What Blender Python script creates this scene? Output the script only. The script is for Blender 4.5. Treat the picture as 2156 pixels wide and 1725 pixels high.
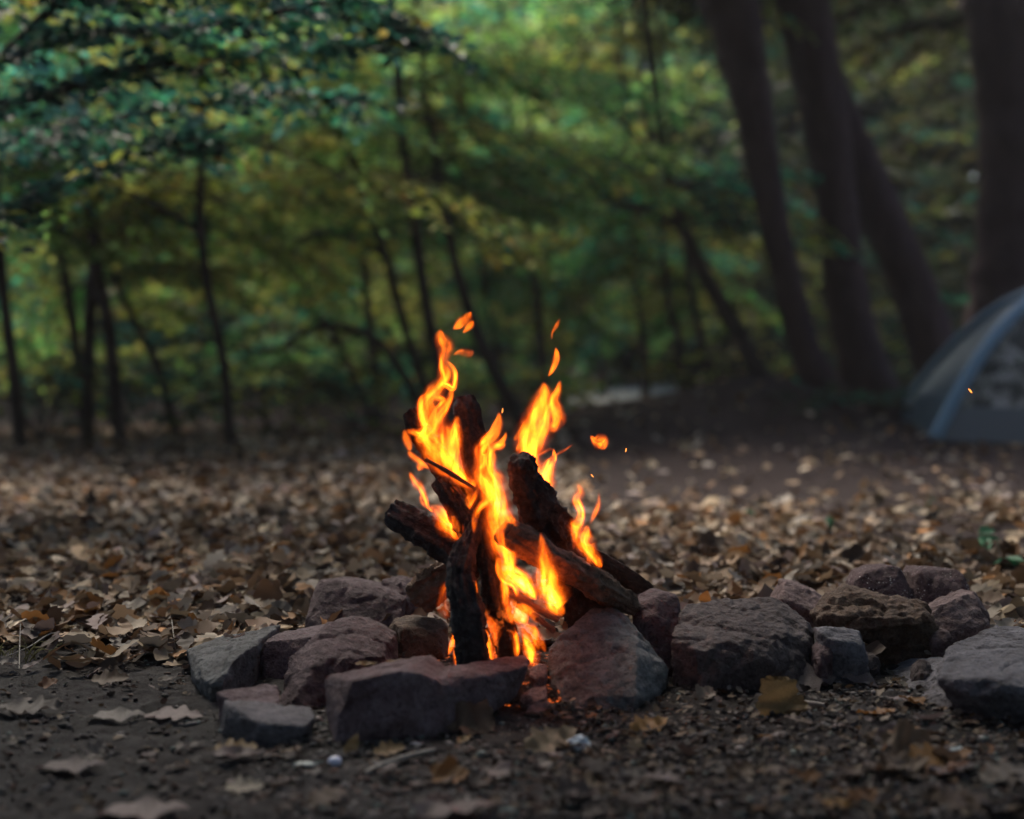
import bpy, bmesh, math, random
import numpy as np
from mathutils import Vector, Matrix, noise
C = bpy.context.scene
for o in list(bpy.data.objects): bpy.data.objects.remove(o)
R = math.radians

# ------------------------------------------------------------------ camera
CAM_H, PITCH, LENS = 0.63, 2.49, 50.0
cam = bpy.data.cameras.new('camera'); camo = bpy.data.objects.new('camera', cam); C.collection.objects.link(camo)
camo.location = (0, 0, CAM_H); camo.rotation_euler = (R(90 - PITCH), 0, 0)
cam.sensor_width = 36; cam.sensor_fit = 'HORIZONTAL'; cam.lens = LENS
cam.clip_start = .05; cam.clip_end = 3000
cam.dof.use_dof = True; cam.dof.focus_distance = 2.86; cam.dof.aperture_fstop = 1.6
C.camera = camo

# ------------------------------------------------------------------ sky, sun, exposure
SUN_EL, SUN_AZ = 50, -18            # azimuth measured clockwise from +Y (behind the trees)
w = bpy.data.worlds.new('World'); C.world = w; w.use_nodes = True
nt = w.node_tree; bg = nt.nodes['Background']
sky = nt.nodes.new('ShaderNodeTexSky'); sky.sky_type = 'NISHITA'; sky.sun_disc = False
sky.sun_elevation = R(SUN_EL); sky.sun_rotation = R(SUN_AZ); sky.air_density = 1.0; sky.dust_density = 2.0
nt.links.new(sky.outputs[0], bg.inputs[0]); bg.inputs[1].default_value = 0.12
sun = bpy.data.lights.new('sun', 'SUN'); suno = bpy.data.objects.new('sun', sun); C.collection.objects.link(suno)
sun.energy = 2.9; sun.angle = R(24); sun.color = (1, .93, .78)
sd = Vector((math.sin(R(SUN_AZ)) * math.cos(R(SUN_EL)), math.cos(R(SUN_AZ)) * math.cos(R(SUN_EL)), math.sin(R(SUN_EL))))
suno.rotation_euler = sd.to_track_quat('Z', 'Y').to_euler()
C.view_settings.view_transform = 'Standard'; C.view_settings.look = 'None'
EXPO = 1.32
C.view_settings.use_white_balance = True; C.view_settings.white_balance_temperature = 6600; C.view_settings.white_balance_tint = 12
C.view_settings.exposure = EXPO; C.view_settings.gamma = 1
HAZE = .0021  # density of the haze added to lift the blacks
FIRE_K = 1.0 / 2 ** EXPO
cy = C.cycles
cy.use_denoising = True; cy.denoiser = 'OPENIMAGEDENOISE'
cy.use_adaptive_sampling = True; cy.adaptive_threshold = .012
cy.max_bounces = 8; cy.diffuse_bounces = 3; cy.glossy_bounces = 2; cy.transmission_bounces = 4
cy.transparent_max_bounces = 48; cy.caustics_reflective = False; cy.caustics_refractive = False
cy.sample_clamp_indirect = 3

# ------------------------------------------------------------------ helpers
rnd = random.Random(7); npr = np.random.default_rng(7)
FPX = LENS / 36 * 2156
cP, sP = math.cos(R(PITCH)), math.sin(R(PITCH))
def ray(px, py):
    u = (px - 1078) / FPX; v = (862.5 - py) / FPX
    return Vector((u, cP + v * sP, v * cP - sP))
def P(px, py, Y):
    d = ray(px, py); t = Y / d.y
    return Vector((d.x * t, Y, CAM_H + d.z * t))
def proj(p):
    x, y, z = p[0], p[1], p[2] - CAM_H
    f = y * cP - z * sP; up = y * sP + z * cP
    return 1078 + FPX * x / f, 862.5 - FPX * up / f
def sig(x): return 1 / (1 + math.exp(-max(-40, min(40, x))))
def gh(x, y):
    h = .25 * math.exp(-((y - 10.2) / 1.7) ** 2) * sig((x - .35) / .2) * (1 - .8 * sig((x - 2.45) / .15))
    h += .19 * math.exp(-((x - 1.85) / .6) ** 2 - ((y - 10.6) / .9) ** 2)
    if y > 3: h += .04 * noise.noise((x * .6, y * .6, 3.1)) * min(1, (y - 3) / 2)
    h += .012 * noise.noise((x * 2.3, y * 2.3, 9.)) - .004
    return h
def G(px, py):
    """the ground point seen at a pixel"""
    d = ray(px, py); Y = (CAM_H) / max(1e-4, -d.z / d.y)
    for _ in range(12):
        t = Y / d.y; z = gh(d.x * t, Y)
        Y = (CAM_H - z) / max(1e-4, -d.z / d.y)
    t = Y / d.y
    return Vector((d.x * t, Y, gh(d.x * t, Y)))
def tag(o, label=None, cat=None, group=None, kind=None):
    for k, v in (('label', label), ('category', cat), ('group', group), ('kind', kind)):
        if v: o[k] = v
    return o
def link(name, me, mat=None, parent=None, loc=None):
    o = bpy.data.objects.new(name, me); C.collection.objects.link(o)
    if mat is not None and len(me.materials) == 0: me.materials.append(mat)
    if parent is not None: o.parent = parent
    if loc is not None: o.location = loc
    return o
def empty(name, loc):
    o = bpy.data.objects.new(name, None); C.collection.objects.link(o); o.location = loc
    o.empty_display_size = .1
    return o
def mesh_np(name, V, F, col=None, smooth=False, extra=None):
    """mesh from numpy verts (N,3), equal-size faces (M,k), vertex colours (N,3)"""
    V = np.asarray(V, dtype=np.float32); F = np.asarray(F, dtype=np.int32)
    me = bpy.data.meshes.new(name); k = F.shape[1]
    me.vertices.add(len(V)); me.vertices.foreach_set('co', V.ravel())
    me.loops.add(F.size); me.loops.foreach_set('vertex_index', F.ravel())
    me.polygons.add(len(F)); me.polygons.foreach_set('loop_start', np.arange(0, F.size, k, dtype=np.int32))
    me.polygons.foreach_set('loop_total', np.full(len(F), k, dtype=np.int32))
    if smooth: me.polygons.foreach_set('use_smooth', np.ones(len(F), dtype=bool))
    me.update(calc_edges=True)
    if col is not None:
        a = me.color_attributes.new('Col', 'FLOAT_COLOR', 'POINT')
        cc = np.ones((len(V), 4), dtype=np.float32); cc[:, :col.shape[1]] = col
        a.data.foreach_set('color', cc.ravel())
    return me

# ------------------------------------------------------------------ materials
class M:
    def __init__(s, name):
        s.m = bpy.data.materials.new(name); s.m.use_nodes = True
        s.t = s.m.node_tree; s.n = s.t.nodes; s.l = s.t.links
        s.b = s.n['Principled BSDF']; s.out = s.n['Material Output']
    def new(s, k, **kw):
        x = s.n.new(k)
        for a, v in kw.items():
            if a in x.inputs: x.inputs[a].default_value = v
            else: setattr(x, a, v)
        return x
    def k(s, a, b): s.l.new(a, b)
    def coord(s, scale=(1, 1, 1), out='Object'):
        tc = s.new('ShaderNodeTexCoord'); mp = s.new('ShaderNodeMapping'); mp.inputs['Scale'].default_value = scale
        s.k(tc.outputs[out], mp.inputs['Vector']); return mp.outputs[0]
    def noise(s, scale, detail=6, rough=.6, vec=None, dist=0):
        x = s.new('ShaderNodeTexNoise'); x.inputs['Scale'].default_value = scale; x.inputs['Detail'].default_value = detail
        x.inputs['Roughness'].default_value = rough; x.inputs['Distortion'].default_value = dist
        if vec is not None: s.k(vec, x.inputs['Vector'])
        return x.outputs['Fac']
    def ramp(s, fac, stops, interp='LINEAR'):
        x = s.new('ShaderNodeValToRGB'); cr = x.color_ramp; cr.interpolation = interp
        while len(cr.elements) < len(stops): cr.elements.new(.5)
        for e, (p, c) in zip(cr.elements, stops):
            e.position = p; e.color = (*c, 1) if len(c) == 3 else c
        s.k(fac, x.inputs[0]); return x.outputs[0]
    def math(s, op, a, b=None, clamp=False):
        x = s.new('ShaderNodeMath', operation=op); x.use_clamp = clamp
        for i, v in enumerate((a, b)):
            if v is None: continue
            if isinstance(v, (int, float)): x.inputs[i].default_value = v
            else: s.k(v, x.inputs[i])
        return x.outputs[0]
    def mix(s, fac, a, b, mode='MIX'):
        x = s.new('ShaderNodeMix', data_type='RGBA', blend_type=mode)
        for i, v in ((0, fac), (6, a), (7, b)):
            if isinstance(v, (int, float)): x.inputs[i].default_value = v
            elif isinstance(v, tuple): x.inputs[i].default_value = (*v, 1)
            else: s.k(v, x.inputs[i])
        return x.outputs[2]
    def bump(s, h, strength=.5, dist=.01, prev=None):
        x = s.new('ShaderNodeBump'); x.inputs['Strength'].default_value = strength; x.inputs['Distance'].default_value = dist
        s.k(h, x.inputs['Height'])
        if prev is not None: s.k(prev, x.inputs['Normal'])
        return x.outputs[0]
    def fin(s, col=None, rough=.85, nrm=None, spec=.3):
        if col is not None:
            if isinstance(col, tuple): s.b.inputs['Base Color'].default_value = (*col, 1)
            else: s.k(col, s.b.inputs['Base Color'])
        s.b.inputs['Roughness'].default_value = rough; s.b.inputs['Specular IOR Level'].default_value = spec
        if nrm is not None: s.k(nrm, s.b.inputs['Normal'])
        return s.m

def rock_mat(name, a, b, c, seed, speck=0):
    m = M(name); v = m.coord(out='Object')
    off = m.new('ShaderNodeMapping'); off.inputs['Location'].default_value = (seed * 3.1, seed * 1.7, seed); m.k(v, off.inputs[0]); v = off.outputs[0]
    n1 = m.noise(9, 8, .65, v, .4); n2 = m.noise(38, 6, .7, v); n3 = m.noise(160, 4, .7, v)
    col = m.ramp(n1, [(.36, a), (.52, b), (.68, c)])
    col = m.mix(m.math('MULTIPLY', m.ramp(n2, [(.42, (0, 0, 0)), (.7, (1, 1, 1))]), .55), col, tuple(x * 1.55 for x in c))
    col = m.mix(m.math('MULTIPLY', m.ramp(n3, [(.35, (1, 1, 1)), (.5, (0, 0, 0))]), .6), col, tuple(x * .45 for x in a))
    if speck:
        vo = m.new('ShaderNodeTexVoronoi'); vo.inputs['Scale'].default_value = 130; m.k(v, vo.inputs['Vector'])
        sp = m.math('MULTIPLY', m.math('LESS_THAN', vo.outputs['Distance'], .22), m.ramp(m.noise(30, 2, .5, v), [(.5, (0, 0, 0)), (.6, (1, 1, 1))]))
        col = m.mix(sp, col, (.6, .55, .52))
    h = m.math('ADD', m.math('MULTIPLY', n2, .7), m.math('MULTIPLY', n3, .35))
    return m.fin(col, .8, m.bump(h, 1.0, .02), .25)

MAT = {}
MAT['rock_grey'] = rock_mat('grey_rock', (0.057, 0.055, 0.058), (0.105, 0.106, 0.112), (0.158, 0.162, 0.170), 1)
MAT['rock_purple'] = rock_mat('purple_rock', (0.050, 0.026, 0.031), (0.089, 0.054, 0.061), (0.142, 0.101, 0.111), 2)
MAT['rock_slab'] = rock_mat('slab_rock', (0.068, 0.038, 0.043), (0.112, 0.073, 0.083), (0.175, 0.136, 0.155), 3)
MAT['rock_dark'] = rock_mat('dark_rock', (0.043, 0.028, 0.030), (0.073, 0.055, 0.056), (0.112, 0.090, 0.092), 4)
MAT['rock_pink'] = rock_mat('pink_rock', (0.085, 0.053, 0.053), (0.160, 0.101, 0.101), (0.231, 0.168, 0.168), 5)
MAT['rock_rust'] = rock_mat('rust_rock', (0.054, 0.032, 0.023), (0.109, 0.061, 0.041), (0.155, 0.112, 0.085), 6)
MAT['rock_speck'] = rock_mat('specked_rock', (0.049, 0.025, 0.030), (0.089, 0.049, 0.054), (0.118, 0.072, 0.080), 7, 1)
MAT['rock_pale'] = rock_mat('pale_rock', (0.061, 0.055, 0.063), (0.111, 0.104, 0.120), (0.165, 0.160, 0.184), 8)

def soil():
    m = M('forest_soil'); v = m.coord(out='Object')
    n1 = m.noise(1.6, 6, .6, v); n2 = m.noise(22, 8, .7, v); n3 = m.noise(120, 5, .75, v)
    col = m.ramp(n1, [(.34, (.018, .014, .015)), (.5, (.029, .027, .027)), (.68, (.042, .042, .041))])
    col = m.mix(m.ramp(n2, [(.4, (0, 0, 0)), (.62, (1, 1, 1))]), col, m.mix(.5, col, (.085, .080, .080)))
    col = m.mix(m.ramp(n3, [(.34, (1, 1, 1)), (.47, (0, 0, 0))]), col, (.016, .011, .011))
    col = m.mix(m.ramp(n3, [(.64, (0, 0, 0)), (.7, (1, 1, 1))]), col, (.15, .145, .14))
    tc0 = m.new('ShaderNodeTexCoord'); sx0 = m.new('ShaderNodeSeparateXYZ'); m.k(tc0.outputs['Object'], sx0.inputs[0])   # soil stained by charcoal before the ring
    st = m.ramp(m.math('ADD', m.math('ADD', sx0.outputs[0], .5), m.math('MULTIPLY', n1, .5)), [(.62, (0, 0, 0)), (.95, (1, 1, 1))])
    col = m.mix(st, col, m.mix(1.0, col, (.5, .46, .46), 'MULTIPLY'))
    # brown humus away from the worn patch round the fire
    sx = m.new('ShaderNodeSeparateXYZ'); tc = m.new('ShaderNodeTexCoord'); m.k(tc.outputs['Object'], sx.inputs[0])
    far = m.ramp(m.math('ADD', m.math('MULTIPLY', sx.outputs[1], .1), m.math('MULTIPLY', n1, .08)), [(.33, (0, 0, 0)), (.40, (1, 1, 1))])
    col = m.mix(far, col, m.ramp(n2, [(.35, (.012, .0065, .0068)), (.65, (.030, .0165, .0165))]))
    h = m.math('ADD', n2, m.math('MULTIPLY', n3, .6))
    return m.fin(col, .95, m.bump(h, .9, .012), .15)
MAT['soil'] = soil()

def leaf_mat(name, transl=.35, rough=.5, spec=.35, attr=True, col=None, vein=False):
    m = M(name)
    if attr:
        a = m.new('ShaderNodeVertexColor'); a.layer_name = 'Col'; c = a.outputs[0]
    else:
        oi = m.new('ShaderNodeObjectInfo'); hs = m.new('ShaderNodeHueSaturation')
        hs.inputs['Color'].default_value = (*col, 1)
        m.k(m.math('ADD', m.math('MULTIPLY', oi.outputs['Random'], .7), .65), hs.inputs['Value'])
        m.k(m.math('ADD', m.math('MULTIPLY', oi.outputs['Random'], .03), .485), hs.inputs['Hue']); c = hs.outputs[0]
        n = m.noise(45, 5, .65, m.coord()); c = m.mix(m.ramp(n, [(.38, (1, 1, 1)), (.6, (0, 0, 0))]), c, m.mix(.55, c, (.03, .018, .012)))
    m.fin(c, rough, None, spec)
    tr = m.new('ShaderNodeBsdfTranslucent'); mx = m.new('ShaderNodeMixShader'); mx.inputs[0].default_value = transl
    m.k(c, tr.inputs[0]); m.k(m.b.outputs[0], mx.inputs[1]); m.k(tr.outputs[0], mx.inputs[2]); m.k(mx.outputs[0], m.out.inputs[0])
    return m.m
MAT['foliage'] = leaf_mat('green_foliage', .55, .55, .22)
MAT['litter'] = leaf_mat('dry_leaf_litter', .15, .7, .25)
DRY = {'tan': (0.180, 0.124, 0.082), 'brown': (0.099, 0.058, 0.036), 'grey': (0.152, 0.133, 0.127), 'pale': (0.297, 0.248, 0.204), 'orange': (0.242, 0.106, 0.030),
       'yellow': (.34, .235, .095), 'dark': (0.045, 0.031, 0.030), 'mauve': (0.180, 0.138, 0.140), 'green': (0.054, 0.147, 0.088)}
for k, c in DRY.items(): MAT['dry_' + k] = leaf_mat('dry_leaf_' + k, .32, .65, .3, False, c)

def bark(name, a, b, sc=14):
    m = M(name); v = m.coord((1, 1, .25)); n1 = m.noise(sc, 8, .7, v); n2 = m.noise(sc * 4, 5, .7, v)
    col = m.ramp(n1, [(.35, a), (.65, b)])
    return m.fin(col, .9, m.bump(m.math('ADD', n1, m.math('MULTIPLY', n2, .4)), .9, .02), .2)
MAT['bark'] = bark('tree_bark', (.018, .013, .012), (.05, .038, .032))
MAT['bark_big'] = bark('mauve_bark', (.034, .017, .020), (.062, .034, .038), 9)

def char(name, a, b, ash=(.2, .19, .19), ashamt=.35, ember=1.0, stretch=.2):
    m = M(name)
    at = m.new('ShaderNodeAttribute'); at.attribute_name = 'Col'      # x: round the log, y: along it, z: seed
    sp = m.new('ShaderNodeSeparateColor'); m.k(at.outputs['Color'], sp.inputs[0])
    v = m.coord()
    cb = m.new('ShaderNodeCombineXYZ'); m.k(m.math('MULTIPLY', sp.outputs[0], 6.0), cb.inputs[0]); m.k(m.math('MULTIPLY', sp.outputs[1], 26), cb.inputs[1]); m.k(m.math('MULTIPLY', sp.outputs[2], 20), cb.inputs[2])
    g = m.noise(2.2, 8, .72, cb.outputs[0], .6); n1 = m.noise(30, 7, .7, v); n2 = m.noise(13, 4, .6, v)
    vo = m.new('ShaderNodeTexVoronoi', feature='DISTANCE_TO_EDGE'); vo.inputs['Scale'].default_value = 42
    dv = m.new('ShaderNodeVectorMath', operation='ADD'); nz = m.new('ShaderNodeTexNoise'); nz.inputs['Scale'].default_value = 25
    m.k(v, nz.inputs[0]); sc = m.new('ShaderNodeVectorMath', operation='SCALE'); sc.inputs['Scale'].default_value = .03
    m.k(nz.outputs['Color'], sc.inputs[0]); m.k(v, dv.inputs[0]); m.k(sc.outputs[0], dv.inputs[1]); m.k(dv.outputs[0], vo.inputs['Vector'])
    crack = vo.outputs['Distance']
    col = m.mix(m.ramp(g, [(.35, (0, 0, 0)), (.68, (1, 1, 1))]), a, b)
    col = m.mix(m.math('MULTIPLY', m.ramp(n2, [(.55, (0, 0, 0)), (.72, (1, 1, 1))]), ashamt), col, ash)
    h = m.math('ADD', m.math('ADD', m.math('MULTIPLY', g, .9), m.math('MULTIPLY', n1, .4)), m.math('MULTIPLY', m.ramp(crack, [(0, (0, 0, 0)), (.12, (1, 1, 1))]), .12))
    m.fin(col, .75, m.bump(h, .9, .012), .3)
    if ember:
        # glowing cracks close to the heart of the fire
        ge = m.new('ShaderNodeNewGeometry'); ds = m.new('ShaderNodeVectorMath', operation='DISTANCE'); m.k(ge.outputs['Position'], ds.inputs[0])
        ds.inputs[1].default_value = FIRE_HEART
        near = m.ramp(ds.outputs['Value'], [(.03, (1, 1, 1)), (.115, (0, 0, 0))])
        glow = m.math('MULTIPLY', near, m.ramp(m.math('MULTIPLY', n1, n2), [(.27, (0, 0, 0)), (.36, (1, 1, 1))]))
        m.b.inputs['Emission Color'].default_value = (1, .16, .02, 1)
        m.k(m.math('MULTIPLY', glow, 2.2 * ember * FIRE_K), m.b.inputs['Emission Strength'])
    return m.m
FIRE_HEART = tuple(P(1085, 1350, 2.66))
MAT['char'] = char('charred_wood', (.010, .008, .008), (.035, .026, .024), ashamt=.18)
MAT['char_grey'] = char('ashen_charred_wood', (.012, .010, .011), (.045, .04, .045), (.22, .21, .23), .5)
MAT['bark_log'] = char('singed_bark', (.06, .038, .028), (.24, .16, .115), (.34, .26, .2), .5, .3)
MAT['brown_log'] = char('brown_firewood', (.03, .018, .013), (.085, .05, .036), (.15, .10, .08), .3, .5)
MAT['split_wood'] = char('split_firewood', (.09, .05, .035), (.25, .15, .105), (.3, .22, .18), .4, 0)
def endgrain():
    m = M('cut_log_end'); v = m.coord(); n = m.noise(60, 6, .7, v)
    return m.fin(m.ramp(n, [(.35, (.016, .012, .012)), (.6, (.07, .055, .05)), (.75, (.2, .17, .16))]), .9, m.bump(n, .9, .01), .2)
MAT['end'] = endgrain()

def flame_mat():
    m = M('flame'); m.n.remove(m.b)
    at = m.new('ShaderNodeAttribute'); at.attribute_name = 'Col'
    sp = m.new('ShaderNodeSeparateColor'); m.k(at.outputs['Color'], sp.inputs[0])   # across 0..1, along (metres), seed
    at2 = m.new('ShaderNodeAttribute'); at2.attribute_name = 'Heat'; sp2 = m.new('ShaderNodeSeparateColor'); m.k(at2.outputs['Color'], sp2.inputs[0])
    u = m.math('SUBTRACT', m.math('MULTIPLY', sp.outputs[0], 2), 1)
    e = m.math('SUBTRACT', 1, m.math('ABSOLUTE', u))
    cb = m.new('ShaderNodeCombineXYZ'); m.k(m.math('MULTIPLY', u, 1.25), cb.inputs[0]); m.k(m.math('MULTIPLY', sp.outputs[1], 9), cb.inputs[1]); m.k(m.math('MULTIPLY', sp.outputs[2], 40), cb.inputs[2])
    s1 = m.noise(1.9, 6, .62, cb.outputs[0], 1.1)
    fil = m.new('ShaderNodeMapRange', interpolation_type='SMOOTHSTEP'); m.k(s1, fil.inputs[0]); fil.inputs[1].default_value = .40; fil.inputs[2].default_value = .62
    soft = m.new('ShaderNodeMapRange', interpolation_type='SMOOTHSTEP'); m.k(e, soft.inputs[0]); soft.inputs[1].default_value = .0; soft.inputs[2].default_value = .8
    ge = m.new('ShaderNodeNewGeometry'); mp = m.new('ShaderNodeMapping'); mp.inputs['Scale'].default_value = (27, 14, 5); m.k(ge.outputs['Position'], mp.inputs['Vector'])
    s2 = m.noise(1.0, 3, .5, mp.outputs[0], 1.6)
    fil2 = m.new('ShaderNodeMapRange', interpolation_type='SMOOTHSTEP'); m.k(s2, fil2.inputs[0]); fil2.inputs[1].default_value = .30; fil2.inputs[2].default_value = .64
    body = m.math('ADD', .14, m.math('MULTIPLY', fil2.outputs[0], m.math('ADD', .32, m.math('MULTIPLY', fil.outputs[0], .62))))
    I = m.math('MULTIPLY', body, m.math('POWER', soft.outputs[0], 1.25))
    I = m.math('MULTIPLY', I, sp2.outputs[0])
    col = m.ramp(m.math('MULTIPLY', I, .5), [(0, (0, 0, 0)), (.08, (.035, .0035, .0002)), (.22, (.16, .026, .001)), (.40, (.42, .058, .0022)), (.62, (1.0, .096, .005)), (1, (1.0, .215, .065))])
    em = m.new('ShaderNodeEmission'); m.k(col, em.inputs[0]); em.inputs[1].default_value = 4.2 * FIRE_K
    tr = m.new('ShaderNodeBsdfTransparent'); ad = m.new('ShaderNodeAddShader')
    m.k(tr.outputs[0], ad.inputs[0]); m.k(em.outputs[0], ad.inputs[1]); m.k(ad.outputs[0], m.out.inputs[0])
    return m.m
MAT['flame'] = flame_mat()
def simple(name, col, rough=.7, spec=.3, emit=None, es=0, bump=None):
    m = M(name); nrm = None
    if bump: nrm = m.bump(m.noise(bump, 5, .6, m.coord()), .5, .01)
    m.fin(col, rough, nrm, spec)
    if emit: m.b.inputs['Emission Color'].default_value = (*emit, 1); m.b.inputs['Emission Strength'].default_value = es
    return m.m

# ------------------------------------------------------------------ ground: one sheet out to the horizon
def axis(segs):
    out = [segs[0][0]]
    for a, b, st in segs:
        n = max(1, round((b - a) / st)); out += [a + (b - a) * (i + 1) / n for i in range(n)]
    return out
gx = axis([(-900, -60, 210), (-60, -8, 5), (-8, -1.3, .16), (-1.3, 1.3, .0105), (1.3, 8, .16), (8, 60, 5), (60, 900, 210)])
gy = axis([(-900, -60, 210), (-60, -4, 5), (-4, 1.6, .3), (1.6, 3.5, .0105), (3.5, 14, .14), (14, 60, 4), (60, 1500, 240)])
GV = np.zeros((len(gy), len(gx), 3), dtype=np.float32)
for j, y in enumerate(gy):
    for i, x in enumerate(gx):
        z = gh(x, y)
        if abs(x) < 1.3 and 1.6 < y < 3.5:
            z += .0075 * noise.fractal((x * 16, y * 16, 0), .7, 2.1, 5) + .0016 * noise.noise((x * 90, y * 90, 2))
        GV[j, i] = (x, y, z)
nx, ny = len(gx), len(gy)
idx = np.arange(nx * ny).reshape(ny, nx)
GF = np.stack([idx[:-1, :-1], idx[:-1, 1:], idx[1:, 1:], idx[1:, :-1]], -1).reshape(-1, 4)
tag(link('ground', mesh_np('ground', GV.reshape(-1, 3), GF, smooth=True), MAT['soil']), kind='structure')

# pale dusty track far behind, between the trunks; sunlit brightness painted into its colour
pm = M('sunlit_pale_track'); pn = pm.noise(3, 6, .7, pm.coord())
MAT['track'] = pm.fin(pm.ramp(pn, [(.35, (.34, .31, .28)), (.65, (.68, .64, .6))]), .95, pm.bump(pn, .6, .05), .1)
tv, tf = [], []
for j in range(30):
    y = 11.6 + j * .55
    for i in range(7):
        x = .55 + .044 * (y - 14) + (i / 6) * (1.25 + .05 * (y - 14)) + .12 * noise.noise((y * .8, i, 0))
        tv.append((x, y, gh(x, y) + .03))
for j in range(29):
    for i in range(6): a = j * 7 + i; tf.append((a, a + 1, a + 8, a + 7))
tag(link('path', mesh_np('path', tv, tf, smooth=True), MAT['track']), kind='structure')

# ------------------------------------------------------------------ rocks
def voxel(me, size):
    o = bpy.data.objects.new('tmp', me); C.collection.objects.link(o)
    md = o.modifiers.new('r', 'REMESH'); md.mode = 'VOXEL'; md.voxel_size = size; md.use_smooth_shade = True
    dg = bpy.context.evaluated_depsgraph_get(); dg.update()
    out = bpy.data.meshes.new_from_object(o.evaluated_get(dg)); bpy.data.objects.remove(o); bpy.data.meshes.remove(me)
    return out
def hull_into(bm, pts):
    b2 = bmesh.new(); vs = [b2.verts.new(p) for p in pts]
    r = bmesh.ops.convex_hull(b2, input=vs)
    bmesh.ops.delete(b2, geom=[v for v in b2.verts if not v.link_faces], context='VERTS')
    bmesh.ops.recalc_face_normals(b2, faces=b2.faces)
    t = bpy.data.meshes.new('t'); b2.to_mesh(t); b2.free(); bm.from_mesh(t); bpy.data.meshes.remove(t)
def chip(pts, seed, n_chips=16):
    """knock flat flakes off the corners of a convex block, leaving crisp broken facets"""
    r_ = random.Random(seed * 31 + 5); b2 = bmesh.new(); vs = [b2.verts.new(p) for p in pts]
    bmesh.ops.convex_hull(b2, input=vs); bmesh.ops.delete(b2, geom=[v for v in b2.verts if not v.link_faces], context='VERTS')
    c = sum(pts, Vector()) / len(pts)
    for _ in range(n_chips):
        n = Vector((r_.gauss(0, 1), r_.gauss(-.35, .8), r_.gauss(.35, .7))).normalized()
        ds = sorted((v.co - c).dot(n) for v in b2.verts); top = ds[-1]; cut = top * (1 - r_.uniform(.03, .16))
        bmesh.ops.bisect_plane(b2, geom=b2.verts[:] + b2.edges[:] + b2.faces[:], plane_co=c + n * cut, plane_no=n, clear_outer=True)
        ps = [v.co.copy() for v in b2.verts]; b2.free(); b2 = bmesh.new(); vs = [b2.verts.new(p) for p in ps]
        bmesh.ops.convex_hull(b2, input=vs); bmesh.ops.delete(b2, geom=[v for v in b2.verts if not v.link_faces], context='VERTS')
    out = [v.co.copy() for v in b2.verts]; b2.free(); return out
def rock(label, hulls, mat, seed=0, amp=1.0, vox=.0032, ground=True, name='rock', cat='rock', group='rocks around the campfire', strata=0):
    """hulls: lists of (pixel x, pixel y, distance[, extra depth]); each list one convex block, blocks merged"""
    bm = bmesh.new(); allp = []
    for hp in hulls:
        pts = []
        for q in hp['p']:
            pts.append(P(*q))
        c = sum(pts, Vector()) / len(pts); bk = hp.get('back', .12)
        ex = [Vector((c.x + (p.x - c.x) * .88, p.y + bk, p.z - .012)) for p in pts]
        pts += ex
        if hp.get('ground', ground):
            pts += [Vector((c.x + (p.x - c.x) * .93, c.y + (p.y - c.y) * .93, gh(p.x, p.y) - .03)) for p in list(pts)]
        hull_into(bm, chip(pts, seed, hp.get('chips', 16))); allp += pts
    me = bpy.data.meshes.new('rock'); bm.to_mesh(me); bm.free()
    me = voxel(me, vox)
    base = Vector((sum(p.x for p in allp) / len(allp), sum(p.y for p in allp) / len(allp), 0))
    n = len(me.vertices); off = Vector((seed * 7.3, seed * 2.9, seed * 5.1))
    nor = [v.normal.copy() for v in me.vertices]
    for v, nn in zip(me.vertices, nor):
        p = v.co + off
        d = .0032 * noise.fractal(p * 15, .75, 2.1, 6) + .0022 * noise.noise(p * 75)
        d -= .006 * max(0, .12 - abs(noise.noise(p * 11))) / .12 * .7            # creases
        if strata: d += strata * noise.noise(Vector((p.x * 6, p.y * 6, p.z * 90)))
        v.co = v.co + nn * d * amp - base
    me.polygons.foreach_set('use_smooth', np.ones(len(me.polygons), dtype=bool)); me.update()
    o = link(name, me, MAT[mat], loc=base)
    return tag(o, label, cat, group)
H = lambda *p, **k: dict(p=list(p), **k)

rock('long flat-topped dark slab at the front of the fire ring, pale upper edge', [
    H((705,1575,2.24),(770,1566,2.245),(870,1560,2.26),(930,1540,2.30),(720,1443,2.26),(741,1433,2.27),(845,1412,2.29),(890,1421,2.31),(930,1440,2.33),(682,1419,2.36),(690,1545,2.33),(790,1404,2.40),(848,1387,2.43),(907,1378,2.45),(935,1400,2.44), back=.02, chips=4),
    H((870,1560,2.27),(995,1512,2.36),(1040,1489,2.42),(1098,1455,2.49),(925,1444,2.33),(1042,1420,2.41),(1112,1402,2.47),(900,1430,2.33),(995,1407,2.50),(1039,1401,2.50),(1100,1379,2.54),(1116,1390,2.53),(930,1402,2.45), back=.0, ground=False, chips=2), H((880,1560,2.30),(1000,1512,2.40),(1060,1488,2.48),(900,1500,2.34),(1040,1460,2.46), back=.04)], 'rock_slab', 1, .7, group='rocks around the campfire')
rock('big upright grey boulder at the front of the ring, right of the flames', [
    H((1156,1465,2.51),(1250,1492,2.455),(1325,1490,2.45),(1390,1458,2.56),(1414,1400,2.64),(1325,1380,2.545),(1328,1480,2.455),(1186,1302,2.68),(1212,1284,2.71),(1240,1277,2.72),(1290,1274,2.73),(1320,1284,2.72),(1348,1306,2.71),(1385,1352,2.68),(1153,1345,2.62), back=.05)], 'rock_grey', 2, 1.0)
rock('small dark angular rock wedged behind the big upright grey boulder', [
    H((1333,1285,2.76),(1346,1257,2.79),(1380,1243,2.82),(1425,1252,2.82),(1441,1282,2.78),(1440,1335,2.74),(1410,1375,2.72),(1370,1340,2.72), back=.1)], 'rock_purple', 3, .8)
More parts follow.
